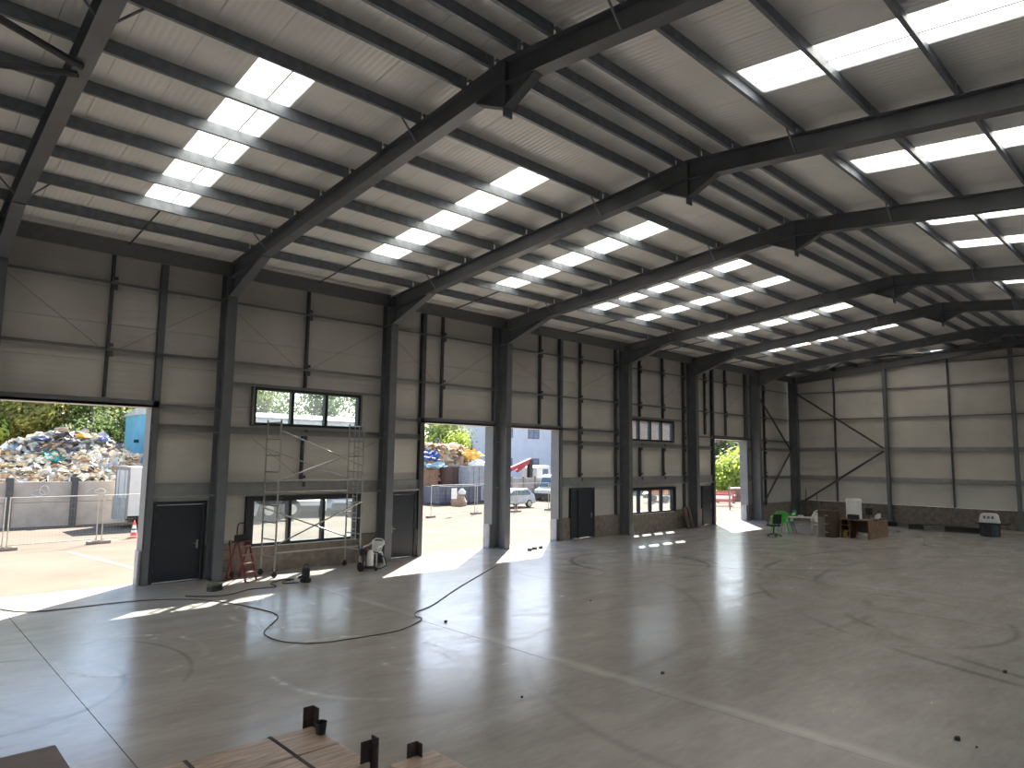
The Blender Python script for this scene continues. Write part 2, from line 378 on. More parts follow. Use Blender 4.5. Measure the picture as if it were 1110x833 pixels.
# ------------------------------------------------------------------ wall with the openings
HOLES = [(a, b, -1, HEAD) for a, b in OPEN]+[(a, b, -1, z) for a, b, z in DOORS]+list(WINS)
def minus(a, b, cuts):
    seg = [(a, b)]
    for c, d in cuts:
        n = []
        for s, e in seg:
            if d <= s or c >= e: n.append((s, e)); continue
            if c > s: n.append((s, c))
            if d < e: n.append((d, e))
        seg = n
    return [s for s in seg if s[1]-s[0] > .02]
wl = bpy.data.objects.new('wall_left', None); COL.objects.link(wl); struct(wl, 'long side wall of pale horizontal cladding with yard openings', 'wall')
wl.location.y = .1
zl = [1.0+1.08*i for i in range(8)]+[9.64, 9.925]
for (a, b) in bays:
    for z0, z1 in zip(zl, zl[1:]):
        brk = sorted({z0, z1, *[h for H in HOLES for h in H[2:] if z0 < h < z1 and H[0] < b and H[1] > a]})
        for s0, s1 in zip(brk, brk[1:]):
            for p, q in minus(a, b, [(H[0], H[1]) for H in HOLES if H[2] < s1-.001 and H[3] > s0+.001]):
                MB().box(p+(.003 if p == a else 0), q-(.003 if q == b else 0), .66, .72, s0, s1-(.008 if s1 == z1 else 0)).box(p, q, .72, .78, s0, s1).build('cladding_panel', CLAD, wl)
    top = {True: .86, False: 1.0}
    for p, q in minus(a, b, [(H[0], H[1]) for H in HOLES if H[2] < 0]):
        if a < 5 and b > 0 and p < 1: segs = [(p, 1.05, 1.0), (1.05, 4.92, .86), (4.92, q, 1.0)] if p < 1.05 and q > 4.92 else [(p, q, 1.0)]
        elif a < 21 < b and q > 25: segs = [(p, 20.75, 1.0), (20.75, 25.05, .96), (25.05, q, 1.0)]
        else: segs = [(p, q, 1.0)]
        for s, e, z in segs:
            if e-s > .05: MB().box(s, e, .56, .84, 0, z).build('plinth_wall', BLOCK, wl)
def rail(a, b, z, kind='thin'):
    for p, q in minus(a, b, [(H[0]-.02, H[1]+.02) for H in HOLES if H[2] < z+.05 and H[3] > z+.02]):
        mb = MB()
        if kind == 'thin': mb.box(p, q, .46, .65, z-.006, z); mb.box(p, q, .455, .462, z-.06, z+.0); mb.box(p, q, .648, .656, z, z+.06)
        elif kind == 'deep': mb.box(p, q, .6, .61, z, z+.2); mb.box(p, q, .46, .61, z-.008, z); mb.box(p, q, .46, .468, z-.0, z+.03); mb.box(p, q, .5, .61, z+.2, z+.208)
        else: mb.box(p, q, .58, .60, z, z+.4); mb.box(p, q, .46, .6, z-.01, z); mb.box(p, q, .46, .6, z+.4, z+.41); mb.box(p, q, .46, .47, z, z+.05)
        mb.build('sheeting_rail', RAILM if kind == 'thin' else BAND, wl)
WINBAYS = [(FR[1], FR[2]), (FR[4], FR[5])]
for a, b in bays:
    A, B = a+.01, b-.01
    for z in (8.66, 6.73): rail(A, B, z)
    if (a, b) in WINBAYS: rail(A, B, 6.05)
    else: rail(A, B, 5.2)
    if a < 34: rail(A, B, 4.45, 'deep'); rail(A, B, 2.5, 'beam')
    else: rail(A, B, 4.5, 'deep'); rail(A, B, 2.6, 'deep')
    if (a, b) not in WINBAYS and a >= -6.1 and a < 34:
        for p, q in OPEN:
            if a < p < b: MB().box(max(A, p-.25), min(B, q+.2), .455, .6, HEAD+.0, HEAD+.2).build('lintel_channel', STEEL, wl)
def post(x, z0, z1, wd=.07, heavy=False, mt=None):
    mb = MB()
    if heavy: mb.box(x-.006, x+.006, .47, .63, z0, z1); mb.box(x-.09, x+.09, .455, .468, z0, z1); mb.box(x-.09, x+.09, .632, .645, z0, z1)
    else:
        mb.box(x-wd/2, x+wd/2, .47, .48, z0, z1); mb.box(x-wd/2, x-wd/2+.006, .47, .62, z0, z1); mb.box(x+wd/2-.006, x+wd/2, .47, .62, z0, z1)
        for z in (8.66, 6.73, 5.2, 4.5, 2.95):
            if z0-.1 < z < z1+.1:
                mb.box(x+.03, x+.12, .44, .47, z-.22, z-.06); mb.box(x+.03, x+.12, .44, .47, z+.06, z+.16)
    mb.build('rail_post', mt or (STEEL if heavy else STEELD), wl)
post(-3.35, 5.35, 9.55); post(-1.98, 0, 9.55, heavy=True)
post(2.7, 6.1, 9.55); post(2.7, 2.92, 4.45)
post(7.63, 0, 9.55, heavy=True, mt=STEELD); post(8.58, 5.35, 9.55); post(11.45, 0, 9.55, heavy=True)
post(14.25, 5.35, 9.55); post(15.9-.25, 0, 9.55, heavy=True); post(17.07, 2.92, 9.55); post(19.85, 1, 9.55)
for x in (21.93, 24.08): post(x, 6.1, 9.55); post(x, 2.92, 4.45)
post(26.14, 1, 9.55); post(28.5, 5.35, 9.55); post(29.34, 0, 9.55, heavy=True, mt=STEELD); post(30.9, 5.35, 9.55); post(33.5, 0, 9.55, heavy=True); post(36.0, .9, 9.55)
for a, b in bays[1:7]:            # thin diagonal tie rods above the openings
    xm = (a+b)/2-.2
    MB().cyl((a+.2, .6, 8.5), (xm-.3, .6, 6.8), .008, 5).build('tie_rod', FLASH, wl)
    MB().cyl((b-.2, .6, 8.5), (xm+.3, .6, 6.8), .008, 5).build('tie_rod', FLASH, wl)
MB().cyl((1.0, .6, 4.3), (2.6, .6, 3.1), .008, 5).build('tie_rod', FLASH, wl); MB().cyl((5.6, .6, 4.3), (2.8, .6, 3.1), .008, 5).build('tie_rod', FLASH, wl)
for p, q in (((34.3, .3, 8.5), (39.5, .35, 4.6)), ((39.5, .35, 4.5), (34.3, .3, .3))):
    MB().cyl(p, q, .06, 8).build('wall_brace', STEELD, wl)
# jamb, head flashings
k = 1
for i, (a, b) in enumerate(OPEN):
    t = bpy.data.objects.new('trim_%d' % k, None); COL.objects.link(t); t.location.y = .1; struct(t, ['light grey flashing lining the widest left yard opening', 'light grey flashing lining the opening beside the scaffold bay', 'light grey flashing lining the opening with the silver car', 'light grey flashing lining the far narrow opening'][i], 'trim'); k += 1
    MB().box(b-.01, b+.012, .47, .98, .98, HEAD).build('jamb', FLASH, t)
    MB().box(b-.05, b+.02, .56, .96, 0, .98).build('jamb_block', mat('jamb_block', (.42, .41, .40), .9), t)
    MB().box(b-.07, b-.05, .56, .72, 0, 1.0).build('kick_plate', mat('pale_plate', (.34, .34, .37), .6), t)
    MB().box(a-.012, a+.01, .47, .98, .0, HEAD).build('jamb', STEELD, t)
    MB().box(a, b, .47, .98, HEAD-.012, HEAD+.01).build('head_flashing', mat('head_flashing', (.62, .58, .55), .5), t)
    MB().box(a-.05, b+.05, .78, .98, HEAD+.01, HEAD+.3).build('outer_flashing', FLASH, t)
# doors
def door(n, a, b, h, handle_right, label, side=0):
    t = bpy.data.objects.new('door_%d' % n, None); COL.objects.link(t); t.location = ((a+b)/2, .7, 0); struct(t, label, 'door')
    w = b-a; x0, x1 = -w/2, w/2
    f = MB(); f.box(x0, x0+.09, -.08, .1, 0, h); f.box(x1-.09, x1, -.08, .1, 0, h); f.box(x0+.09, x1-.09, -.08, .1, h-.09, h); f.box(x0+.09, x1-.09, -.05, .1, 0, .02)
    f.build('door_frame', NAVY, t)
    l0, l1 = x0+.1, x1-.1
    if side: 
        s = MB().box(l0, l0+side, -.03, .03, .03, h-.1); s.build('side_panel', NAVY, t); MB().box(l0+side, l0+side+.07, -.07, .05, .03, h-.1).build('mullion', NAVY, t); l0 += side+.08
    leaf = MB().box(l0, l1, -.045, .01, .03, h-.1).build('door_leaf', NAVY, t, bevel=.006)
    for z in (.3, 1.1, 1.9): MB().cyl((l0 if handle_right else l1, -.06, z), (l0 if handle_right else l1, -.06, z+.12), .014, 6).build('hinge', STEELD, leaf)
    hx = l1-.12 if handle_right else l0+.12; s = -1 if handle_right else 1
    hm = MB(); hm.box(hx-.025, hx+.025, -.055, -.045, .95, 1.2); hm.tube([(hx, -.05, 1.1), (hx, -.1, 1.1), (hx+s*.12, -.1, 1.1)], .012, 6)
    hm.build('door_handle', ALU, leaf)
door(1, *DOORS[0], True, 'dark navy steel door beside the leftmost opening'); door(2, *DOORS[1], False, 'dark navy steel door right of the scaffold and white chair')
door(3, *DOORS[2], True, 'wide navy steel door with side panel right of the middle openings', .45); door(4, *DOORS[3], True, 'narrow navy steel door left of the farthest opening')
# windows
def window(n, a, b, z0, z1, panes, label, sill):
    t = bpy.data.objects.new('window_%d' % n, None); COL.objects.link(t); t.location = ((a+b)/2, .72, z0); struct(t, label, 'window')
    w, h, fr = b-a, z1-z0, .085; x0 = -w/2
    f = MB(); f.box(x0, x0+fr, -.1, .12, 0, h); f.box(-x0-fr, -x0, -.1, .12, 0, h); f.box(x0+fr, -x0-fr, -.1, .12, 0, fr); f.box(x0+fr, -x0-fr, -.1, .12, h-fr*1.4, h)
    f.build('window_frame', FRAMEB, t)
    pw = (w-2*fr)/panes
    for i in range(1, panes): MB().box(x0+fr+pw*i-.055, x0+fr+pw*i+.055, -.08, .1, fr, h-fr*1.4).build('mullion', FRAMEB, t)
    for i in range(panes):
        p0 = x0+fr+pw*i+(.055 if i else 0); p1 = x0+fr+pw*(i+1)-(.055 if i < panes-1 else 0)
        MB().box(p0, p1, .03, .042, fr, h-fr*1.4).build('pane', GLASS, t)
    if sill: MB().box(x0-.05, -x0+.05, -.12, .22, -.03, 0).build('window_sill', mat('sill', (.62, .6, .55), .6), t)
    rw = .16 if sill else .06; s = MB(); s.box(x0-rw, x0, -.14, .14, -.02, h+.04); s.box(-x0, -x0+rw, -.14, .14, -.02, h+.04); s.box(x0, -x0, -.14, .14, h, h+.04); s.build('reveal', FRAMEB if sill else RAILM, t)
window(1, *WINS[0], 3, 'upper three-pane black framed window above the scaffold', False)
window(2, *WINS[1], 3, 'lower three-pane black framed window behind the scaffold', True)
window(3, *WINS[2], 4, 'far upper black framed window with hazy panes', False)
window(4, *WINS[3], 4, 'far lower black framed window with a block sill', True)

# ------------------------------------------------------------------ gable end wall
we = bpy.data.objects.new('wall_end', None); COL.objects.link(we); struct(we, 'far gable end wall of pale cladding above a dark block plinth', 'wall')
XE = XG+.22
ys = [.66, -2.44, -5.75, -9.3, -12.56, -15.8, -19.3, -22.7, YR-.66]
for (a, b) in zip(ys, ys[1:]):
    z = 1.15
    while z < 11:
        z1 = min(z+1.08, 20)
        ta, tb = zt(a)+.277, zt(b)+.277
        za, zb = min(z1-.006, ta), min(z1-.006, tb)
        if max(ta, tb) > z+.05: MB().prism([(a-.003, z), (b+.003, z), (b+.003, max(z+.01, zb)), (a-.003, max(z+.01, za))], XE, XE+.06).prism([(a, z), (b, z), (b, max(z+.01, zb+.006)), (a, max(z+.01, za+.006))], XE+.06, XE+.12).build('cladding_panel', CLAD, we)
        z += 1.08
    MB().box(XE-.12, XE+.14, b, a, 0, 1.14).build('plinth_wall', mat('dark_block', (.16, .135, .115), .9, 0, .2, 4, .2), we)
    for z, kd in ((10.05, 0), (8.6, 0), (6.72, 0), (4.55, 1), (2.62, 1)):
        if z+.1 > min(zt(a), zt(b)): 
            if max(zt(a), zt(b)) < z+.3: continue
        mb = MB()
        mb.box(XE-.2, XE-.004, b+.04, a-.04, z-.03, z+.03)
        if kd: mb.box(XE-.03, XE-.004, b+.04, a-.04, z+.03, z+.26)
        mb.build('sheeting_rail', BAND if kd else RAILM, we)
for y in (-2.44, -9.3, -15.8, -22.7):
    MB().box(XE-.18, XE-.01, y-.04, y+.04, 1.15, zt(y)+.1).build('rail_post', STEELD, we)
for y in (-5.75, -12.56, -19.3):
    mb = MB(); mb.box(XE-.45, XE-.43, y-.1, y+.1, .02, zt(y)); mb.box(XE-.23, XE-.21, y-.1, y+.1, .02, zt(y)); mb.box(XE-.43, XE-.23, y-.006, y+.006, .02, zt(y)); mb.box(XE-.47, XE-.2, y-.15, y+.15, 0, .02)
    mb.build('gable_column', STEEL, we)
for p, q in (((XE-.4, .1, 8.65), (XE-.4, -5.55, 4.75)), ((XE-.4, -5.55, 4.55), (XE-.4, .0, .9))):
    MB().cyl(p, q, .065, 8).build('wall_brace', STEELD, we)
# walls behind and beside the viewpoint; their unseen openings are added to admit daylight
def pierced(name, span, holes, top, put, label):
    root = bpy.data.objects.new(name, None); COL.objects.link(root); struct(root, label, 'wall')
    for p, q in minus(span[0], span[1], holes): put(MB(), p, q, 0, top).build('cladding_panel', CLAD, root)
    for p, q in holes: put(MB(), p, q, 5.1, top).build('cladding_panel', CLAD, root)
pierced('wall_right', (X0, XG+.35), [(-4.5, .5), (7, 12), (21.5, 26.5), (29, 34), (35.3, 39.3)], 9.9, lambda m, p, q, z0, z1: m.box(p, q, YR-.8, YR-.66, z0, z1), 'long side wall opposite the openings')
pierced('wall_back', (YR-.7, .8), [(-12.5, -6.5)], 9.7, lambda m, p, q, z0, z1: m.box(X0-.15, X0, p, q, z0, z1), 'gable wall behind the viewpoint')
MB().prism([(.8, 9.7), (.8, 9.85), (YA, 11.2), (2*YA-.8, 9.85), (2*YA-.8, 9.7)], X0-.15, X0).build('gable_panel', CLAD, bpy.data.objects['wall_back'])
#@@REST
# ------------------------------------------------------------------ indoor things
def arc(c, r, a0, a1, n, plane='xz'):
    out = []
    for i in range(n+1):
        a = a0+(a1-a0)*i/n; u, v = r*math.cos(a), r*math.sin(a)
        out.append({'xz': (c[0]+u, c[1], c[2]+v), 'xy': (c[0]+u, c[1]+v, c[2]), 'yz': (c[0], c[1]+u, c[2]+v)}[plane])
    return out

# scaffold tower
t = thing('scaffold_tower', 'tall aluminium scaffold tower on castors in front of the windows', 'scaffold', (1.4, -.5, 0))
W, D, H = 3.0, .78, 4.9
for sx, x in ((0, 0), (1, W)):
    fr = MB(); dx = -.1 if sx == 0 else -.12
    for y, x2 in ((0, x), (D, x+dx)): fr.cyl((x2, y, .16), (x2, y, H), .03, 8)
    fr.build('end_frame', ALU, t)
    for i in range(9):
        z = .62+i*.525
        MB().cyl((x, .02, z), (x+dx, D-.02, z), .022, 6).build('rung', ALU, t)
lad = MB()
for y in (.22, .5): lad.cyl((W-.06, y, .9), (W-.06, y, H-.05), .018, 6)
ladder = lad.build('access_ladder', ALU, t)
for i in range(14): MB().cyl((W-.06, .22, 1.0+i*.28), (W-.06, .5, 1.0+i*.28), .014, 6).build('rung', ALU, ladder)
for p, q in (((0, -.03, 4.55), (W, -.03, 3.45)), ((-.1, D+.03, 4.0), (W-.1, D+.03, 3.0)), ((0, -.05, 3.0), (W, -.05, 4.05)), ((0, -.03, 1.0), (W, -.03, 2.25)), ((-.1, D+.03, 2.1), (W-.1, D+.03, 1.0)),
             ((0, 0, 3.0), (W, 0, 3.0)), ((-.1, D, 2.6), (W-.1, D, 2.6)), ((0, 0, .75), (W, 0, .75))):
    MB().cyl(p, q, .024, 8).build('brace', ALU, t)
for x, y in ((0, 0), (-.1, D), (W, 0), (W-.12, D)):
    c = MB(); c.wheel((x, y, .085), .085, .045, 'y', 12); c.box(x-.03, x+.03, y-.035, y+.035, .12, .2); c.build('castor', RUBBER, t)

# red platform step ladder with black hand rail
t = thing('step_ladder', 'red platform step ladder with black handrail beside the left window', 'ladder', (.52, -.22, 0), math.radians(18))
for s in (-1, 1):
    MB().prism([(-.42+0, 0), (-.37, 0), (.03, 1.12), (-.02, 1.12)], s*.2-.02, s*.2+.02).build('front_rail', RED, t)
    MB().prism([(.42, 0), (.46, 0), (.09, 1.1), (.05, 1.1)], s*.24-.015, s*.24+.015).build('rear_leg', RED, t)
for i in range(4):
    z = .24+i*.25; y = -.395+.4*z/1.12
    MB().box(-.18, .18, y-.07, y+.08, z, z+.03).build('tread', mat('worn_tread', (.42, .2, .19), .5), t)
MB().box(-.22, .22, -.05, .28, 1.12, 1.16).build('platform', RED, t)
MB().tube([(-.22, .06, 1.1), (-.22, .06, 1.6)]+[(-.22+.1*(1-math.cos(a)), .06, 1.6+.1*math.sin(a)) for a in (.5, 1, 1.57)]+[(.12, .06, 1.7)]+[(.12+.1*math.sin(a), .06, 1.7-.1*(1-math.cos(a))) for a in (.6, 1.57)]+[(.22, .06, 1.1)], .02, 8).build('handrail', BLACK, t)
MB().box(-.2, .2, .1, .22, 1.16, 1.34).build('tool_tray', BLACK, t, bevel=.02)

# red hand truck leaning by the column
t = thing('hand_truck', 'dark red sack truck leaning between the column and step ladder', 'trolley', (.17, .1, 0))
for s in (-1, 1): MB().tube([(s*.17, 0, .08), (s*.17, .33, 1.0)], .016, 6).build('rail', RED, t)
for i in range(3): MB().cyl((-.17, .06+.11*i, .25+.3*i), (.17, .06+.11*i, .25+.3*i), .012, 6).build('crossbar', RED, t)
MB().box(-.19, .19, -.16, .02, .0, .02).build('toe_plate', RED, t)
for s in (-1, 1): MB().wheel((s*.2, .1, .11), .11, .05, 'x', 14).build('wheel', RUBBER, t)
g = MB()
for s in (-1, 1): g.tube([(s*.17, .31, .95), (s*.17, .38, 1.07), (s*.17, .31, 1.12)], .02, 6)
g.build('grip', BLACK, t)

# small green tool case, dust extractor, hoses
t = thing('tool_case', 'small dark green tool case on the floor by the first door', 'case', (-.72, -1.4, 0), math.radians(20))
MB().box(-.18, .18, -.12, .12, 0, .12).build('body', mat('dark_green', (.025, .04, .022), .6), t, bevel=.015)
MB().box(-.18, .18, -.12, .12, .125, .19).build('lid', mat('grey_green', (.1, .13, .09), .6), t, bevel=.02)
MB().tube([(-.06, -.12, .1), (-.06, -.15, .1), (.06, -.15, .1), (.06, -.12, .1)], .01, 6).build('handle', BLACK, t)
t = thing('submersible_pump', 'black cylindrical pump with top handle standing on the floor', 'pump', (1.82, -1.75, 0))
MB().lathe((0,0,0), [(.13, 0), (.16, .02), (.16, .1), (.12, .13), (.12, .38), (.09, .44), (.03, .46)], 16).build('body', BLACK, t, smooth=False)
MB().tube(arc((0, 0, .44), .08, 0, math.pi, 8), .014, 6).build('handle', BLACK, t)
MB().cyl((-.1, 0, .2), (-.25, -.04, .16), .035, 8).build('outlet', BLACK, t)
def cable(name, pts, r, m, label, cat, grp=None):
    P = [Vector((p[0], p[1], r+.001)) for p in pts]; out = []
    for i in range(len(P)-1):
        a, b, c, d = P[max(i-1, 0)], P[i], P[i+1], P[min(i+2, len(P)-1)]
        for k in range(6):
            s = k/6; out.append(.5*((2*b)+(c-a)*s+(2*a-5*b+4*c-d)*s*s+(3*b-a-3*c+d)*s**3))
    out.append(P[-1])
    return tag(MB().tube(out, r, 6).build(name, m, smooth=True), label, cat, grp)
CABLE = mat('cable_grey', (.06, .055, .05), .6)
cable('extension_cable', [(8.6, -2.9), (5, -5.23), (2.86, -6.74), (2.04, -7.16), (1.75, -7.5), (1.72, -7.8), (1.38, -8.08), (.61, -8.41), (-.27, -8.36), (-1.12, -8.19), (-1.58, -7.7), (-1.68, -7.1), (-1.54, -6.58), (-.87, -5.71), (-.68, -5.24), (-.72, -4.59), (-1.03, -3.37), (-1.49, -2.4), (-2.3, -1.73), (-3.3, -1.48), (-4.47, -1.45), (-5.16, -1.14), (-5.7, .2)],
      .012, CABLE, 'long thin dark cable curving across the concrete floor', 'cable')
cable('hose', [(1.6, -1.75), (1.2, -1.6), (1.35, -1.3), (1.75, -1.15), (1.4, -1.05), (.9, -1.4), (.8, -1.95), (.05, -1.89), (-.5, -2.2), (-.96, -2.25), (-1.6, -1.75)], .015, CABLE, 'dark hose trailing left from the black pump', 'hose')

# moulded garden chair
def chair(loc, rz, m, label, name='plastic_chair', grp=None, sc=1.0, solid=False):
    t = thing(name, label, 'chair', loc, rz, grp); t.scale = (sc, sc, sc)
    MB().prism([(-.23, -.22), (.23, -.22), (.25, .1), (.22, .22), (-.22, .22), (-.25, .1)], .42, .45, 'z').build('seat', m, t, bevel=.01)
    b = MB(); N = 1 if solid else 7
    for i in range(N):                                   # slatted fan back
        a0 = -.2+.4*i/N+.008; a1 = -.2+.4*(i+1)/N-.008; k = 1.18
        y = .2; b.add([(a0, y, .44), (a1, y, .44), (a1*k, y+.12, .8), (a0*k, y+.12, .8), (a0, y+.02, .44), (a1, y+.02, .44), (a1*k, y+.14, .8), (a0*k, y+.14, .8)],
              [(0,1,2,3),(7,6,5,4),(0,4,5,1),(1,5,6,2),(2,6,7,3),(3,7,4,0)])
    b.build('backrest', m, t)
    MB().tube([(-.24, .3, .68), (-.23, .33, .8), (-.12, .35, .87), (.12, .35, .87), (.23, .33, .8), (.24, .3, .68)], .022, 6).build('back_rim', m, t)
    for s in (-1, 1):
        MB().tube([(s*.25, .3, .72), (s*.28, .12, .66), (s*.29, -.16, .64), (s*.28, -.22, .58)], .026, 6).build('armrest', m, t)
        MB().tube([(s*.28, -.22, .6), (s*.26, -.22, .42), (s*.29, -.28, 0)], .024, 6, .018).build('leg', m, t)
        MB().tube([(s*.22, .2, .44), (s*.27, .34, 0)], .026, 6, .018).build('leg', m, t)
    return t
chair((5.12, -.2, 0), math.radians(-62), WHITEP, 'white plastic garden chair against the column right of the scaffold')
# pressure washer in front of it
t = thing('pressure_washer', 'black and white wheeled pressure washer in front of a white chair', 'washer', (4.35, -1.05, 0), math.radians(-30))
MB().box(-.28, .3, -.2, .2, .08, .16).build('base', BLACK, t, bevel=.03)
MB().lathe((.1, -.02, .14), [(.09, 0), (.11, .03), (.11, .42), (.08, .5), (.03, .53)], 14).build('white_cylinder', WHITEP, t, smooth=False)
MB().box(-.16, -.1, -.1, .1, .14, .55).build('side_panel', BLACK, t, bevel=.02)
MB().box(-.24, .0, -.12, .12, .5, .72).build('motor_housing', BLACK, t, bevel=.04)
for s in (-1, 1): MB().wheel((-.2, s*.23, .11), .11, .05, 'y', 14).build('wheel', RUBBER, t)
for s in (-1, 1): MB().wheel((.3, s*.15, .045), .045, .03, 'y', 10).build('castor', RUBBER, t)
MB().tube([(-.24, -.14, .5), (-.3, -.14, .95), (-.3, .14, .95), (-.24, .14, .5)], .016, 6).build('push_handle', BLACK, t)
MB().tube([(.12, .1, .6), (.35, .2, .55), (.62, .28, .35), (.66, .2, .12), (.45, .0, .05), (.3, -.1, .08)], .022, 6).build('hose', BLACK, t)
MB().box(-.04, .06, -.07, .06, .62, .68).build('orange_cap', mat('orange_plastic', (.6, .16, .05), .5), t)

# debris and offcuts
def chunk(loc, s, m, label, cat='offcut', name='floor_offcut', grp=None):
    mb = MB(); n = 6; a = [random.uniform(.6, 1) for _ in range(n)]
    mb.prism([(s*a[i]*math.cos(i*1.047), s*.6*a[i]*math.sin(i*1.047)) for i in range(n)], 0, s*.7, 'z')
    return tag(mb.build(name, m, bevel=s*.08, loc=(loc[0], loc[1], .0)), label, cat, grp)
DK = mat('dark_offcut', (.03, .025, .02), .8)
chunk((1.94, -8.43), .06, DK, 'small dark lump on the floor right of the cable bend')
chunk((-.2, -13.15), .035, DK, 'tiny dark chip on the floor beyond the wrapped board bundle')
chunk((2.52, -13.93), .06, mat('grey_offcut', (.12, .11, .1), .8), 'grey chip beside the floor joint in mid floor')
chunk((3.15, -18.31), .07, DK, 'dark lump on the floor at the lower right')
chunk((3.05, -18.55), .03, DK, 'tiny crumb just below the lower right lump')
chunk((7.35, -18.04), .07, mat('brown_offcut', (.08, .05, .03), .8), 'brown chip near the right edge of the floor')
chunk((6.35, -9.05), .04, DK, 'tiny dark chip in the middle of the floor')
for (x, y, lb) in ((12.1, -.95, 'left'), (12.55, -.8, 'middle'), (13.0, -.72, 'right')):
    chunk((x, y), .16, mat('grey_rag', (.10, .11, .13), .9), 'crumpled dark rag in the sunlit opening, %s of three' % lb, 'rag', 'crumpled_rag', 'rags in the sunlit opening')
tag(MB().cyl((20.25, -.2, .0), (20.55, .3, 1.4), .02, 6).build('leaning_bar', ALU), 'thin pale bar leaning against the column by the far windows', 'bar')
# offcut boards against the far column
for i in range(2):
    x = 25.55+i*.42
    tag(MB().prism([(.05, .0), (.1, 0), (.42, 1.15), (.37, 1.15)], x, x+.3).build('leaning_board', mat('brown_board', (.10, .07, .055), .8)), ['narrow brown board leaning left of two by the far window', 'narrow brown board leaning right of two by the far window'][i], 'board', 'boards leaning by the far window')

# office corner -------------------------------------------------------------
t = thing('office_chair', 'black swivel office chair on a five-star base', 'chair', (25.85, -4.75, 0), math.radians(150)); t.scale = (1.12,)*3
for k in range(5):
    a = 2*math.pi*k/5; leg = MB().tube([(0, 0, .12), (.3*math.cos(a), .3*math.sin(a), .07)], .028, 6, .018).build('base_leg', BLACK, t)
    MB().wheel((.31*math.cos(a), .31*math.sin(a), .03), .03, .04, 'y', 10).build('castor', BLACK, leg)
MB().cyl((0, 0, .1), (0, 0, .45), .03, 8).build('gas_column', BLACK, t)
MB().box(-.24, .24, -.24, .22, .45, .54).build('seat', BLACK, t, bevel=.04)
MB().prism([(.2, .58), (.27, .58), (.36, 1.02), (.29, 1.02)], -.22, .22).build('backrest', BLACK, t, bevel=.04)
MB().tube([(0, .15, .47), (0, .32, .5), (0, .34, .75)], .02, 6).build('back_bracket', BLACK, t)
for s in (-1, 1): MB().tube([(s*.22, 0, .48), (s*.29, 0, .5), (s*.29, 0, .7), (s*.29, -.15, .71), (s*.29, .12, .71)], .022, 6).build('armrest', BLACK, t)
chair((27.6, -4.25, 0), math.radians(125), GREEN, 'bright green plastic garden chair behind the black office chair', 'green_chair', None, 1.35, True)
chair((28.6, -4.15, 0), math.radians(-140), mat('dark_green_plastic', (.03, .33, .04), .5), 'darker green plastic chair turned away behind the white table', 'green_chair', None, 1.3, True)
t = thing('side_table', 'white four-legged table beside the green chairs', 'table', (28.3, -5.0, 0), math.radians(20))
MB().box(-.4, .4, -.72, .7, .84, .88).build('table_top', mat('table_top', (.62, .56, .48), .5), t, bevel=.01)
for x in (-.34, .34):
    for y in (-.64, .62): MB().box(x-.035, x+.035, y-.035, y+.035, 0, .84).build('leg', WHITEP, t)
tag(MB().box(-.12, .12, -.1, .1, 0, .1).build('paper_pad', WHITEP, loc=(28.25, -5.1, .881)), 'small white pad on the white table', 'pad')
chair((28.45, -5.95, 0), math.radians(-70), WHITEP, 'white slatted plastic chair beside the brown cabinet', 'plastic_chair', None, 1.25)
chair((28.52, -5.97, .14), math.radians(-70), WHITEP, 'second white plastic chair stacked on the slatted one by the cabinet', 'plastic_chair', None, 1.25)
WOODD = mat('dark_walnut', (.085, .05, .032), .55, 0, .2, 4, 0, None, .4, (1, 1, 6)); WOODM = mat('mid_wood', (.24, .145, .09), .55, 0, .2, 4)
t = thing('filing_cabinet', 'dark brown wooden cabinet at the left end of the desk', 'cabinet', (28.05, -6.62, 0))
MB().box(-.3, .3, -.42, .42, 0, 1.34).build('body', WOODD, t, bevel=.01)
for i in range(3):
    d = MB().box(-.325, -.302, -.4, .4, .06+i*.42, .45+i*.42).build('drawer', WOODD, t); MB().box(-.345, -.325, -.1, .1, .24+i*.42, .27+i*.42).build('handle', ALU, d)
MB().box(-.345, -.33, .05, .4, .0, 1.0).build('grey_panel', mat('grey_panel', (.16, .145, .135), .6), t)
t = thing('desk', 'L-shaped brown wooden desk with an open shelf and black kneehole', 'desk', (28.6, -7.6, 0))
MB().box(-.4, .5, -.85, .5, .9, .95).build('desk_top', WOODM, t, bevel=.01)
MB().box(.5, 2.3, -.95, -.25, .9, .95).build('return_top', WOODD, t, bevel=.01)
MB().box(-.35, 2.25, -.9, -.84, 0, .9).build('side_panel', WOODM, t)
MB().box(.44, .5, -.84, .5, .25, .9).build('modesty_panel', WOODD, t)
for y in (.44, .02): MB().box(-.35, .4, y, y+.04, 0, .9).build('shelf_side', WOODD, t)
for z in (.05, .35, .62): MB().box(-.35, .4, .06, .44, z, z+.03).build('shelf', WOODM, t)
MB().box(-.3, .3, -.82, -.8, .0, .9).build('end_panel', WOODD, t)
tag(MB().box(-.14, .14, -.1, .1, 0, .22).build('small_box', mat('yellow_box', (.4, .3, .08), .6), loc=(28.45, -7.32, .085)), 'yellowish box on the lowest desk shelf', 'box')
t = thing('white_drum', 'white tapered plastic drum standing on the desk', 'drum', (28.75, -7.62, .952))
MB().lathe((0,0,0), [(.34, 0), (.36, .02), (.36, .85), (.37, .88), (.37, .95), (.33, .98)], 20).build('body', WHITEP, t)
MB().lathe((0,0,.98), [(.33, 0), (.33, .03), (.01, .035)], 20).build('lid', WHITEP, t)
t = thing('printer', 'black printer in front of the white drum on the desk', 'printer', (28.28, -7.75, .952))
MB().box(-.1, .1, -.27, .27, 0, .24).build('body', BLACK, t, bevel=.03); MB().box(-.18, -.1, -.2, .2, .03, .05).build('paper_tray', BLACK, t)
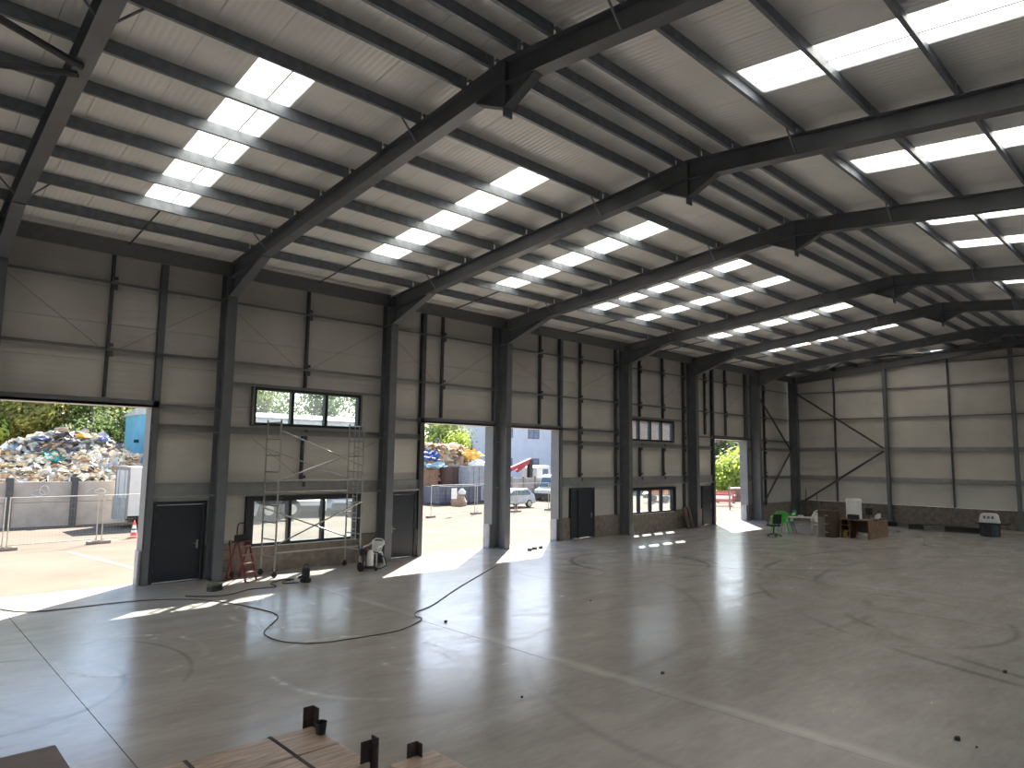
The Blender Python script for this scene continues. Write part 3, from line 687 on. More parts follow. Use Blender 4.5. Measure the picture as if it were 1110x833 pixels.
t = thing('monitor', 'small black monitor on a stand right of the drum', 'monitor', (29.3, -8.15, .952), math.radians(20))
MB().box(-.1, .1, -.12, .12, 0, .02).build('base', BLACK, t); MB().cyl((0, 0, .02), (0, 0, .2), .02, 6).build('stem', BLACK, t); MB().box(-.03, .03, -.16, .16, .2, .55).build('screen', BLACK, t, bevel=.01)
for i, (x, y) in enumerate(((29.6, -8.4), (29.95, -8.3), (30.35, -8.25))):
    t = thing('desk_tin', 'pale tin on the desk return, %s of three' % ['left', 'middle', 'right'][i], 'tin', (x, y, .952), 0, 'tins on the desk return')
    MB().lathe((0,0,0), [(.09, 0), (.09, .1+.05*i), (.085, .11+.05*i)], 12).build('body', WHITEP, t); MB().lathe((0,0,.11+.05*i), [(.085, 0), (.085, .015), (.01, .02)], 12).build('lid', ALU, t)
for i, (x, y, rz, h, lb) in enumerate(((28.9, -6.35, .2, .5, 'brown box behind the cabinet, lower'), (30.1, -6.9, .1, 1.0, 'tall brown carton behind the desk'))):
    t = thing('cardboard_box', lb, 'box', (x, y, 0), rz)
    MB().box(-.35, .35, -.3, .3, 0, h).build('carton', mat('carton', (.2, .14, .09), .8), t); MB().box(-.05, .05, -.301, .301, .02, h+.004).build('tape', mat('tape', (.3, .23, .14), .4), t)
# timber and sheet pile along the end wall
pile = [(-6.9, 37.3, 1.6, 'black', .3), (-7.9, 37.0, 2.0, 'grey', -.3), (-8.6, 36.6, 1.7, 'black', .5), (-9.5, 36.9, 2.4, 'black', -.2), (-9.4, 36.2, 1.6, 'grey', .7), (-10.6, 36.5, 1.9, 'black', .15), (-11.0, 37.4, 1.8, 'grey', -.4)]
for i, (y, x, L, c, rz) in enumerate(pile):
    mb = MB(); mb.cbox((0, 0, .15), (.03, L, .28), rz); mb.cbox((0, 0, .015), (.3, L, .03), rz); mb.cbox((0, 0, .285), (.3, L, .03), rz)
    tag(mb.build('steel_section', mat(c+'_section', (.02, .02, .022) if c == 'black' else (.14, .135, .12), .6), loc=(x, y, 0)),
        '%s steel section lying by the end wall, %s from the desk' % (c, ['first', 'second', 'third', 'fourth', 'fifth', 'sixth', 'seventh'][i]), 'steel section', 'sections lying by the end wall')
t = thing('waste_bin', 'black drum-shaped bin with a wide top by the end wall', 'bin', (35.6, -11.95, 0))
MB().lathe((0,0,0), [(.42, 0), (.45, .05), (.47, .62), (.44, .64)], 18).build('body', BLACK, t)
MB().box(-.35, .35, -.85, .6, .64, .7).build('board_top', BLACK, t)
chair((35.6, -11.98, .7-.55), math.radians(-80), WHITEP, 'white plastic chair back showing above the black bin', 'plastic_chair', None, 1.25) if False else None
t = thing('plastic_crate', 'white slotted plastic crate sitting on the black bin', 'crate', (35.6, -11.95, .705))
MB().prism([(-.46, 0), (.46, 0), (.38, .42), (.28, .5), (-.28, .5), (-.38, .42)], -.2, .2, 'x').build('body', WHITEP, t, bevel=.04)
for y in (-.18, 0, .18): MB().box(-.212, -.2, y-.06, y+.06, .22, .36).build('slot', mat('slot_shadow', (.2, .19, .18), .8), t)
tag(MB().cbox((0, 0, .06), (.12, 5.5, .12)).build('timber_batten', mat('pale_timber', (.30, .25, .19), .7), loc=(38.7, -13.4, 0)), 'long pale timber batten lying along the end wall right of the bin', 'timber')
# brooms / poles against the corner
for i, (x, y, h) in enumerate(((38.6, -.9, 1.9), (38.9, -1.5, 1.7), (38.2, -.2, 2.0))):
    tag(MB().cyl((x-.35, y-.1, 0), (x+.3, y+.1, h), .025, 6).build('leaning_pole', WOODD), 'thin dark pole leaning in the far corner, %s of three' % ['middle', 'right', 'left'][i], 'pole', 'poles in the far corner')

# foreground bundles ----------------------------------------------------------
BOARD = mat('wrapped_board', (.52, .40, .31), .3, 0, .22, 3, .05, None, .6, (1, 8, 1))
RUST = mat('rusty_angle', (.055, .033, .026), .75, 0, .25, 20)
STRAP = mat('strap', (.02, .015, .012), .5)
t = thing('board_bundle', 'strapped bundle of brown wrapped boards with angle corner posts, bottom centre', 'bundle', (-5.2, -14.1, 0))
for j in range(3):
    for i in range(2):
        MB().box(-1.5, 1.24, -.62+i*.66, -.62+i*.66+.645, .13+j*.15, .13+j*.15+.143).build('board_pack', BOARD, t, bevel=.012)
for x in (-1.2, 0, 1.0): MB().box(x-.05, x+.05, -.6, .68, 0, .128).build('bearer', RUST, t)
for x in (-.2, .72):
    MB().box(x-.02, x+.02, -.625, .692, .574, .579).build('strap', STRAP, t); MB().box(x-.02, x+.02, .69, .697, .13, .579).build('strap', STRAP, t)
for (x, y, h, a) in ((1.25, .70, .80, 0), (1.25, -.6, .84, 1)):
    mb = MB(); mb.box(x, x+.012, y-.13, y+.0, 0, h); mb.box(x-.12, x+.0, y-.0, y+.012, 0, h-.05*a); mb.build('corner_post', RUST, t)
t = thing('cup', 'small black cup standing on the wrapped board bundle', 'cup', (-4.0, -13.7, .5775))
MB().lathe((0,0,0), [(.055, 0), (.068, .12), (.074, .13), (.068, .13), (.053, .01)], 16).build('wall', BLACK, t); MB().lathe((0,0,.1), [(.06, 0), (.01, .002)], 16).build('drink', mat('dark_drink', (.01, .008, .006), .2), t)
t = thing('board_bundle', 'second brown bundle with one corner post, right of the strapped bundle', 'bundle', (-3.45, -15.35, 0))
for j in range(3): MB().box(-.35, .22, -.5, .52, .1+j*.15, .1+j*.15+.14).build('board_pack', BOARD, t, bevel=.012)
mb = MB(); mb.box(-.12, -.0, .525, .537, 0, .68); mb.box(-.0, .012, .43, .537, 0, .68); mb.build('corner_post', RUST, t)
for y in (-.3, .3): MB().box(-.35, .22, y-.05, y+.05, 0, .098).build('bearer', RUST, t)
t = thing('board_bundle', 'brown board end poking into the bottom left corner', 'bundle', (-7.0, -12.98, .0))
for j in range(4): MB().box(-.9, .62, -.6, .6, .1+j*.15, .1+j*.15+.14).build('board_pack', mat('brown_pack', (.15, .1, .07), .5), t, bevel=.012)
for y in (-.4, .4): MB().box(-.9, .6, y-.05, y+.05, 0, .098).build('bearer', RUST, t)

# ------------------------------------------------------------------ yard: left opening
CONC = mat('precast_concrete', (.43, .38, .33), .9, 0, .15, .9, .05)
t = thing('retaining_wall', 'grey precast concrete panel wall with dark posts holding back the rubbish heap', 'wall', (0, 21.3, -.03))
px = [-8.3, -5.5, -2.7, .1, 2.9, 5.6]
for x in px:
    mb = MB(); mb.box(x-.15, x+.15, -.2, -.17, 0, 2.5); mb.box(x-.15, x+.15, .17, .2, 0, 2.5); mb.box(x-.02, x+.02, -.17, .17, 0, 2.5); mb.build('post', STEELD, t)
for a, b in zip(px, px[1:]):
    for z0, z1 in ((0, 1.22), (1.24, 2.28)): MB().box(a+.03, b-.03, -.1, .08, z0, z1).build('concrete_panel', CONC, t)
CH = mat('chalk', (.62, .6, .56), .9)
def scribble(pts, x, z, s, parent):
    MB().tube([(x+p[0]*s, -.105, z+p[1]*s) for p in pts], .028, 5).build('chalk_mark', CH, parent)
sp = [(math.cos(a)*(1-.1*math.sin(3*a)), .55*math.sin(a)) for a in [i*.4 for i in range(17)]]
scribble(sp, -1.5, 1.72, .3, t); scribble([(p[0]*.5+.55, p[1]*1.1+.25) for p in sp], -1.45, 1.75, .4, t)
scribble([(-1, -.3), (-.6, .2), (0, .5), (.3, .1), (.9, .2)], .95, 1.75, .35, t); scribble(sp, 1.3, 1.75, .25, t)
# rubbish heap
def hh(x, y):
    px_ = [(-14, 2.2), (-7, 3.2), (-2.9, 4.0), (-1, 4.75), (.1, 4.95), (2, 4.7), (3.3, 4.0), (4.2, 3.2), (5.6, 1.2)]
    z = 0
    for (a, za), (b, zb) in zip(px_, px_[1:]):
        if a <= x <= b: z = za+(zb-za)*(x-a)/(b-a)
    k = (y-21.5)/3.5
    f = .42+.58*k if k < 1 else max(0, 1-(k-1)*.4)
    return z*max(0, min(1, f))
JC = [(.72, .7, .66), (.55, .5, .46), (.12, .125, .16), (.2, .25, .36), (.62, .5, .38), (.8, .78, .75), (.45, .32, .26), (.42, .46, .5), (.68, .64, .58), (.3, .28, .27), (.75, .62, .46), (.55, .57, .6)]
JM = [mat('rubbish_%d' % i, (min(1, c[0]*1.08), c[1], c[2]*.84), .7, 0, .25, 4) for i, c in enumerate(JC)]
def heap(name, label, x0, x1, y0, y1, hf, n, size, pale_set, pd=.75):
    mb = MB(); nx, ny = 28, 16; mb.k = 9
    vs = [(x0+(x1-x0)*i/nx, y0+(y1-y0)*j/ny, max(-.02, hf(x0+(x1-x0)*i/nx, y0+(y1-y0)*j/ny)-.12+random.uniform(-.1, .1))) for j in range(ny+1) for i in range(nx+1)]
    mb.add(vs, [(j*(nx+1)+i, j*(nx+1)+i+1, (j+1)*(nx+1)+i+1, (j+1)*(nx+1)+i) for j in range(ny) for i in range(nx)])
    for _ in range(n):
        x, y = random.uniform(x0, x1), y0+(y1-y0)*random.random()**1.5; z = hf(x, y)
        if z < .25: continue
        mb.k = random.choice((2, 3, 7, 9, 11, 1, 2, 5)) if (z > 3.7 and random.random() < pd) else random.choice(pale_set); s = size*random.uniform(.35, 1.2); r = random.random()
        # colours clump: dark bags towards the upper left, pale boards lower down
        if r < .5:
            c = (x, y, z+random.uniform(-.05, .15)); mb.cbox(c, (s, s*random.uniform(.3, .9), s*random.uniform(.05, .3)), random.uniform(0, 3), random.uniform(-.8, .8), random.uniform(-.8, .8))
        elif r < .8:   # crumpled sheet
            N = 3; g = []
            R = Matrix.Rotation(random.uniform(0, 6), 3, 'Z') @ Matrix.Rotation(random.uniform(-1, 1), 3, 'X')
            for j in range(N+1):
                for i in range(N+1): g.append(Vector((x, y, z+.08))+R@Vector(((i/N-.5)*s*1.3, (j/N-.5)*s*1.3, random.uniform(-.2, .2)*s)))
            mb.add(g, [(j*(N+1)+i, j*(N+1)+i+1, (j+1)*(N+1)+i+1, (j+1)*(N+1)+i) for j in range(N) for i in range(N)])
        else:          # bag lump
            pr = [(s*.3, -s*.15), (s*.45, 0), (s*.4, s*.2), (s*.2, s*.35), (s*.05, s*.4)]
            n0 = len(mb.v); mb.lathe((x, y, z), pr, 7)
            for q in range(n0, len(mb.v)): mb.v[q] = tuple(a+random.uniform(-.07, .07)*s for a in mb.v[q])
    return tag(mb.build(name, JM), label, 'rubbish', None, 'stuff')
heap('rubbish_heap', 'big heap of mixed rubbish behind the concrete panel wall', -12, 4.6, 21.75, 31, hh, 2600, .55, (0, 1, 4, 5, 8, 10, 11, 6, 5, 0))
def sack(loc, s, m, label, name='rubbish_sack', cat='sack'):
    mb = MB(); mb.lathe((0,0,0), [(s*.6, 0), (s, s*.15), (s*.95, s*.45), (s*.6, s*.7), (s*.15, s*.8)], 12)
    mb.v = [(x*1.25*(1+random.uniform(-.25, .25)), y*(1+random.uniform(-.25, .25)), z*(1+random.uniform(-.2, .2))) for x, y, z in mb.v]
    return tag(mb.build(name, m, loc=loc), label, cat)
def crumple(loc, w, h, m, label, name, cat, tilt=.5, rz=0):
    N = 7; mb = MB(); jit = [Vector((random.uniform(-.06, .06)*w, random.uniform(-.07, .07)*h, random.uniform(-.22, .22)*min(w, h))) for _ in range(90)]; R = Matrix.Rotation(rz, 3, 'Z') @ Matrix.Rotation(tilt, 3, 'X'); g = []
    for lay in (0, .03):
        for j in range(N+1):
            for i in range(N+1): g.append(R@Vector(((i/N-.5)*w+jit[j*9+i].x, (j/N-.5)*h+jit[j*9+i].y, lay+jit[j*9+i].z)))
    n2 = (N+1)**2
    q = [(j*(N+1)+i, j*(N+1)+i+1, (j+1)*(N+1)+i+1, (j+1)*(N+1)+i) for j in range(N) for i in range(N)]
    mb.add(g, [f[::-1] for f in q]+[tuple(k+n2 for k in f) for f in q])
    return tag(mb.build(name, m, loc=loc), label, cat)
sack((.95, 24.5, 4.62), .3, mat('yellow_sack', (.75, .42, .02), .6), 'bright yellow sack near the crest of the left rubbish heap')
sack((-1.05, 24.4, 4.4), .34, mat('navy_sack', (.05, .07, .14), .5), 'dark navy sack left of the crest of the rubbish heap')
sack((2.0, 24.3, 4.45), .28, mat('blue_sack', (.07, .12, .32), .5), 'blue sack right of the yellow sack on the heap')
sack((.35, 24.0, 4.25), .36, mat('black_sack', (.05, .05, .06), .45), 'black bin bag pile below the yellow sack')
crumple((-.55, 23.3, 3.5), 1.0, .8, mat('teal_sheet', (.03, .4, .36), .5), 'teal plastic sheet on the left of the heap', 'plastic_sheet', 'plastic sheet', .7, .2)
crumple((1.6, 23.0, 3.25), 1.7, 1.2, mat('grey_sheet', (.45, .44, .42), .6), 'large pale grey sheet lying across the middle of the heap', 'plastic_sheet', 'plastic sheet', .6, -.2)
tag(MB().cbox((0,0,0), (1.2, .3, .03), .3, .5, .55).build('board', mat('raw_board', (.72, .58, .38), .7), loc=(-1.1, 22.6, 2.85)), 'pale wooden board slanting down the front of the rubbish heap', 'board')

# box truck
t = thing('box_truck', 'white box truck with grey rear doors beside the concrete wall', 'truck', (1.75, 17.7, -.03))
BODY = mat('truck_white', (.66, .65, .62), .45, 0, .04, 2)
MB().box(.08, 5.0, 0, 2.4, .62, 3.1).build('box_body', BODY, t, bevel=.02)
fr_ = MB(); fr_.box(0, .08, 0, .12, .5, 3.12); fr_.box(0, .08, 2.28, 2.4, .5, 3.12); fr_.box(0, .08, .12, 2.28, 2.95, 3.12); fr_.box(0, .08, .12, 2.28, .5, .68); fr_.build('rear_frame', mat('truck_grey', (.25, .25, .25), .5), t)
for y in (.14, 1.22): 
    d = MB().box(.02, .06, y, y+1.04, .7, 2.93).build('rear_door', BODY, t); MB().cyl((.0, y+.5, .75), (.0, y+.5, 2.9), .02, 6).build('lock_bar', ALU, d)
MB().box(-.12, 0, .1, 2.3, .35, 1.5).build('tail_lift', mat('tail_lift', (.4, .4, .38), .5), t)
MB().box(0, 5.0, .25, 2.15, .4, .6).build('chassis', BLACK, t)
MB().box(.6, 3.0, .05, .1, .25, .62).build('side_guard', mat('dark_guard', (.06, .06, .065), .6), t)
MB().box(5.1, 6.8, .1, 2.3, .5, 2.5).build('cab', BODY, t, bevel=.12)
for x in (1.2, 5.9):
    for y in (.2, 2.2): MB().wheel((x, y, .42), .42, .28, 'y', 18).build('wheel', RUBBER, t)
for y in (.2, 2.05): MB().box(-.03, 0, y, y+.16, .42, .56).build('tail_light', RED, t)
t = thing('traffic_cone', 'red and white traffic cone on the yard beside the truck', 'cone', (1.02, 13.3, -.03))
CR = mat('cone_red', (.75, .10, .10), .5); CW = mat('cone_white', (.85, .83, .8), .5)
MB().box(-.2, .2, -.2, .2, 0, .03).build('base', CR, t)
for z0, z1, m in ((.03, .26, CR), (.26, .36, CW), (.36, .42, BLACK), (.42, .58, CW), (.58, .78, CR)):
    f = lambda z: .16-.13*z/.78
    MB().lathe((0,0,0), [(f(z0), z0), (f(z1), z1)], 16).build('cone_band', m, t)
# blue clad building
t = thing('blue_building', 'light blue profiled metal building behind the truck', 'building', (4.8, 24.6, -.03))
MB().box(.05, 15.2, .05, 6.8, 0, 6.3).build('wall', mat('pale_wall', (.6, .62, .64), .7), t)
BL = mat('blue_sheet', (.15, .42, .62), .5, 0, .08, 1)
for i in range(12): MB().box(0, .05-.02*(i % 2), i*.567, i*.567+.56, .1, 6.4).build('cladding_sheet', BL, t)
MB().prism([(-.2, 6.4), (3.4, 6.9), (7, 6.4), (7, 6.32), (-.2, 6.32)], -.1, 15.3, 'x').build('roof', mat('pale_roof', (.5, .52, .55), .5), t)
MB().cbox((-.05, 3.6, 4.6), (.12, .5, .2), .3).build('wall_light', BLACK, t)

# mesh fence panels
def fence(p, q, label, sign=False):
    p, q = Vector((*p, -.03)), Vector((*q, -.03)); L = (q-p).length; rz = math.atan2(q.y-p.y, q.x-p.x)
    t = thing('fence_panel', label, 'fence', p, rz, 'mesh fence panels in the yard')
    for x in (.05, L-.05):
        MB().cyl((x, 0, .05), (x, 0, 2.05), .024, 8).build('post', ALU, t); MB().box(x-.35, x+.35, -.12, .12, 0, .13).build('foot', mat('fence_foot', (.2, .18, .17), .9), t, bevel=.03)
    for z in (.2, 2.02): MB().cyl((.05, 0, z), (L-.05, 0, z), .02, 6).build('rail', ALU, t)
    mb = MB()
    for i in range(1, int(L/.12)): mb.box(i*.12-.0015, i*.12+.0015, -.0015, .0015, .2, 2.02)
    for j in range(1, 7): mb.box(.05, L-.05, -.0015, .0015, .2+j*.26-.0015, .2+j*.26+.0015)
    mb.build('wire_mesh', ALU, t)
    if sign: MB().box(L*.5-.25, L*.5+.25, -.03, -.015, 1.1, 1.8).build('notice_board', WHITEP, t)
fence((-7.2, 11.5), (-3.95, 11.65), 'mesh fence panel at the far left edge of the yard')
fence((-3.9, 11.65), (-.7, 12.0), 'mesh fence panel in front of the concrete panel wall')
fence((-.6, 12.0), (2.7, 12.3), 'mesh fence panel in front of the white truck')
fence((18.2, 14.1), (22.35, 14.6), 'mesh fence panel with a white notice in front of the skips', True)
fence((22.45, 14.6), (25.85, 14.3), 'mesh fence panel behind the column between the middle openings')
fence((25.95, 14.3), (29.2, 14.2), 'mesh fence panel in front of the silver car')
fence((29.3, 14.2), (32.6, 14.1), 'mesh fence panel right of the silver car')

# trees -------------------------------------------------------------------
LEAF = [mat('leaf_%d' % i, a, .6, 0, .3, .9, 0, b) for i, (a, b) in enumerate((((.26, .33, .08), (.10, .14, .045)), ((.46, .55, .11), (.2, .28, .05)), ((.36, .35, .09), (.13, .14, .04)), ((.18, .25, .09), (.07, .10, .035))))]
for m_ in LEAF:
    N = m_.node_tree.nodes; L = m_.node_tree.links; b_ = N['Principled BSDF']; src = b_.inputs['Base Color'].links[0].from_socket
    tr_ = N.new('ShaderNodeBsdfTranslucent'); mx_ = N.new('ShaderNodeMixShader'); mx_.inputs[0].default_value = .45
    L.new(src, tr_.inputs[0]); L.new(b_.outputs[0], mx_.inputs[1]); L.new(tr_.outputs[0], mx_.inputs[2]); L.new(mx_.outputs[0], N['Material Output'].inputs[0])
BARK = mat('bark', (.10, .075, .055), .9)
def tree(loc, h, r, label, leaf=0, n=2600, ls=.3, name='tree', low=.15, grp='trees beyond the yard'):
    t = thing(name, label, 'tree' if name == 'tree' else 'bush', loc, random.uniform(0, 6), grp)
    tr = MB(); tr.tube([(0, 0, 0), (.1, .05, h*.4), (0, .1, h*.8)], max(.06, h*.022), 7, .03)
    for k in range(6):
        a = k*1.05; z = h*(.25+.08*k); tr.tube([(0, 0, z), (r*.5*math.cos(a), r*.5*math.sin(a), z+h*.15)], .05, 5, .02)
    tr.build('trunk', BARK, t)
    blobs = [(Vector((random.uniform(-.6, .6)*r, random.uniform(-.6, .6)*r, h*(low+.1+(.8-low)*random.random()))), r*random.uniform(.35, .6)) for _ in range(14)]
    mb = MB()
    for _ in range(int(n*2.4)):
        c, br = random.choice(blobs); d = Vector((random.gauss(0, 1), random.gauss(0, 1), random.gauss(0, .9))).normalized()
        p = c+d*br*random.uniform(.35, 1.05); p.z = max(p.z, .1)
        u = (d.orthogonal()+Vector((random.uniform(-.6, .6) for _ in range(3)))).normalized(); v = d.cross(u).normalized(); s = ls*random.uniform(.6, 1.35)
        mb.add([p-u*s*.5, p+v*s*.32, p+u*s*.5+d*s*.15, p-v*s*.32], [(0, 1, 2, 3)])
    mb.build('crown', LEAF[leaf], t); return t
tree((-6.5, 35, 0), 12, 4.2, 'dense dark tree left of the rubbish heap crest', 0)
tree((-1.2, 36.5, 0), 12.5, 4.2, 'yellow-green tree directly behind the heap crest', 2, 3200)
tree((3.6, 36, 0), 12, 4, 'dark green tree behind the yellow sack', 3, 3200)
tree((8.6, 36, 0), 11.5, 3.6, 'olive tree beside the blue building', 2, 3200)
tree((-9.5, 44, 0), 14, 5, 'tall back-row tree farthest left behind the rubbish heap', 3, 2600, .5)
tree((-3.0, 44, 0), 14, 5, 'tall back-row tree behind the lime bush', 0, 2600, .5)
tree((3.2, 44.5, 0), 14, 5, 'tall back-row tree behind the middle of the heap', 2, 2600, .5)
tree((9.5, 45, 0), 14, 5, 'tall back-row tree behind the blue building corner', 3, 2600, .5)
tree((-3.4, 33.2, 0), 6.6, 1.9, 'bright lime bush at the left edge of the heap', 1, 1500, .3, 'bush')
tree((17.5, 40, 0), 10.6, 3.6, 'pale tree seen through the left pane of the upper window', 0, 2600)
tree((23.2, 40, 0), 12.5, 4.4, 'tall tree seen through the middle pane of the upper window', 3, 2600)
tree((29.5, 41, 0), 12.5, 4.4, 'tall tree seen through the right pane of the upper window', 0, 2600)
tree((34.2, 38.2, 0), 6.0, 2.2, 'broad green tree left of the middle opening', 1, 1600)
tree((39.2, 38.0, 0), 9.5, 4.2, 'big green tree behind the yellow skip load', 0, 2200)
tree((31.4, 36, 0), 5.2, 2, 'low olive tree beyond the blue tarpaulin', 2, 1200)
tree((37.0, 34.8, 0), 6.4, 1.9, 'light green sapling in front of the big tree', 1, 1300, .35)
tree((63.6, 18.6, 0), 4.6, 3.2, 'bright bush seen through the farthest opening', 1, 1500, .4, 'bush', .02)
tree((68.2, 20.6, 0), 4.4, 2.8, 'olive bush beside the brick wall in the farthest opening', 2, 1200, .4, 'bush', .02)
tree((71.8, 23.6, 0), 9.5, 2.6, 'dark conifer-like tree in the upper left of the farthest opening', 3, 1500)

# ------------------------------------------------------------------ yard: middle openings
def skip(loc, L, Wd, Hh, m, label, rz=0, name='skip'):
    t = thing(name, label, 'skip', (*loc, -.03), rz)
    sh = MB(); tk = .05
    sh.box(0, L, 0, tk, .12, Hh); sh.box(0, L, Wd-tk, Wd, .12, Hh); sh.box(0, tk, tk, Wd-tk, .12, Hh); sh.box(L-tk, L, tk, Wd-tk, .12, Hh); sh.box(0, L, 0, Wd, .1, .14)
    sh.build('shell', m, t)
    for i in range(int(L/.6)+1): MB().box(i*.6-.04+.06, i*.6+.04+.06, -.06, 0, .12, Hh).build('rib', m, t)
    MB().box(-.05, L+.05, -.08, .08, Hh-.1, Hh+.04).build('rim', m, t)
    for x in (.3, L-.5): MB().box(x, x+.2, .1, Wd-.1, 0, .1).build('skid', BLACK, t)
    return t
skip((29.4, 23.9), 4.4, 2.3, 3.1, mat('skip_greyblue', (.32, .33, .35), .55), 'tall grey-blue skip under the yellow load')
skip((25.4, 22.6), 4.3, 2.1, 1.45, mat('skip_blue', (.05, .062, .11), .5), 'low dark blue skip behind the mesh fence')
skip((28.2, 25.2), 1.9, 2.0, 3.0, mat('skip_brown', (.12, .07, .055), .7), 'brown rusty skip between the blue and grey skips')
skip((25.6, 26.0), 2.2, 2.0, 2.7, mat('skip_rust', (.35, .2, .13), .8), 'orange rusty skip at the left of the middle opening')
def h2(x, y):
    k = 1-abs(x-29.3)/6; j = 1-abs(y-29.2)/3.6
    return max(0, 4.7*min(1, k*1.7)*min(1, max(0, j)*1.8))
heap('rubbish_heap', 'heap of mixed rubbish behind the skips in the middle opening', 24, 33.6, 26.4, 32, h2, 1300, .6, (1, 4, 10, 6, 8, 4, 7, 10, 4), 0)
crumple((27.2, 26.5, 3.9), 2.0, 1.0, mat('blue_tarp', (.05, .09, .3), .6), 'bright blue tarpaulin on the middle rubbish heap', 'tarpaulin', 'tarpaulin', .9)
crumple((27.4, 25.9, 3.1), 2.4, .8, mat('cyan_sheet', (.3, .42, .47), .6), 'pale cyan sheet under the blue tarpaulin', 'plastic_sheet', 'plastic sheet', .5)
crumple((31.7, 26.2, 4.1), 2.2, 1.3, mat('yellow_insul', (.75, .43, .08), .7), 'yellow-orange foam pile on top of the grey skip', 'foam_pile', 'foam', .6)
sack((31.4, 25.0, 3.02), .7, WHITEP, 'white bulk sack on the rim of the grey skip')
t = thing('sack_pile', 'small heap of brown sacks behind the white notice', 'sacks', (26.5, 21.5, -.03))
MB().lathe((0,0,0), [(.6, 0), (.65, .3), (.4, .8), (.1, 1.0)], 10).build('brown_sack', mat('brown_sack', (.3, .2, .13), .8), t); MB().lathe((.2, -.1, .9), [(.3, 0), (.32, .2), (.1, .45)], 9).build('pale_sack', WHITEP, t)
# car
def car(loc, rz, m, label):
    t = thing('car', label, 'car', (*loc, -.03), rz)
    pr = [(-1.95, .3), (-1.95, .62), (-1.85, .82), (-1.1, .95), (-.35, 1.42), (1.1, 1.45), (1.65, 1.1), (1.9, .95), (1.95, .6), (1.92, .3)]
    MB().prism([(x, z) for x, z in pr], -.82, .82, 'y').build('body', m, t, bevel=.08)
    GL = mat('car_glass', (.10, .16, .2), .1)
    for s in (-1, 1):
        MB().prism([(-.95, .97), (-.32, 1.35), (.3, 1.37), (.3, .97)], s*.822-.006, s*.822+.006, 'y').build('side_window', GL, t)
        MB().prism([(.36, .97), (.36, 1.37), (1.05, 1.38), (1.42, 1.12), (1.3, .97)], s*.822-.006, s*.822+.006, 'y').build('side_window', GL, t)
        for x in (-1.25, 1.25): 
            w_ = MB().wheel((x, s*.74, .31), .31, .2, 'y', 18).build('wheel', RUBBER, t); MB().lathe((0, 0, 0), [(.01, 0), (.19, 0), (.19, .01), (.01, .02)], 14).build('hub_cap', ALU, w_, loc=(x, s*.845, .31)).rotation_euler = (-s*math.pi/2, 0, 0)
        MB().box(1.88, 1.96, s*.6-.12, s*.6+.12, .72, .95).build('tail_light', RED, t)
    MB().prism([(1.16, 1.42), (1.62, 1.12), (1.66, 1.12), (1.2, 1.43)], -.65, .65, 'y').build('rear_window', GL, t)
    MB().box(1.9, 2.0, -.78, .78, .35, .6).build('bumper', m, t, bevel=.03)
    return t
car((28.75, 17.9), 0, mat('car_silver', (.36, .42, .50), .3, .4), 'silver-blue hatchback parked behind the mesh fence')
car((15.6, 20.2), math.radians(60), mat('car_dark', (.05, .06, .09), .3, .3), 'dark car seen through the right pane of the lower window')
def van(loc, rz, m, label):
    t = thing('van', label, 'van', (*loc, -.03), rz)
    MB().prism([(-2.4, .35), (-2.4, 1.0), (-1.6, 1.2), (-1.05, 2.1), (-.8, 2.3), (2.4, 2.35), (2.45, .35)], -.95, .95, 'y').build('body', m, t, bevel=.08)
    GL = mat('car_glass', (.1, .16, .2), .1)
    MB().prism([(-1.58, 1.25), (-1.06, 2.05), (-1.1, 2.08), (-1.64, 1.27)], -.8, .8, 'y').build('windscreen', GL, t)
    for s in (-1, 1):
        MB().prism([(-1.35, 1.25), (-.95, 1.95), (-.3, 1.95), (-.3, 1.25)], s*.952-.005, s*.952+.005, 'y').build('side_window', GL, t)
        for x in (-1.55, 1.5): MB().wheel((x, s*.84, .36), .36, .22, 'y', 18).build('wheel', RUBBER, t)
    MB().box(-2.5, -2.4, -.85, .85, .35, .7).build('bumper', BLACK, t); MB().box(2.44, 2.47, -.02, .02, .5, 2.2).build('door_seam', BLACK, t)
    return t
van((38.9, 22.6), math.radians(15), BODY, 'white van parked at the right of the second middle opening')
van((13.4, 20.9), math.radians(65), BODY, 'white van seen through the middle pane of the lower window')
# crane lorry
t = thing('crane_lorry', 'flatbed lorry with a folded red crane arm behind the grey wall', 'lorry', (35.9, 27.5, -.03))
MB().box(0, 6, -1.1, 1.1, .9, 1.1).build('flatbed', mat('flatbed', (.12, .1, .1), .7), t)
MB().prism([(4.4, .6), (4.4, 2.9), (4.8, 3.1), (6.2, 3.1), (6.4, 2.0), (6.4, .6)], -1.1, 1.1, 'y').build('cab', BODY, t, bevel=.08)
MB().box(5.2, 6.0, -1.12, -1.1, 2.0, 2.8).build('cab_window', mat('car_glass', (.1, .16, .2), .1), t)
MB().cbox((1.6, -1.0, 3.0), (4.2, .32, .36), 0, 0, -.32).build('crane_arm', mat('crane_red', (.33, .03, .045), .6), t)
MB().cbox((2.6, -1.0, 3.05), (2.0, .25, .25), 0, 0, -.5).build('crane_jib', mat('crane_red', (.33, .03, .045), .6), t)
MB().box(3.3, 3.7, -1.2, -.8, 1.1, 3.7).build('crane_post', BLACK, t)
for x in (.9, 5.4):
    for s in (-1, 1): MB().wheel((x, s*.95, .48), .48, .3, 'y', 18).build('wheel', RUBBER, t)
t = thing('block_wall', 'low pale grey concrete panel wall behind the silver car', 'wall', (34.1, 23.6, -.03))
for i in range(5): MB().box(i*1.5+.14, i*1.5+1.48, -.06, .06, 0, 2.05).build('concrete_panel', CONC, t); MB().box(i*1.5, i*1.5+.13, -.12, .12, 0, 2.2).build('post', mat('grey_post', (.25, .25, .25), .8), t)
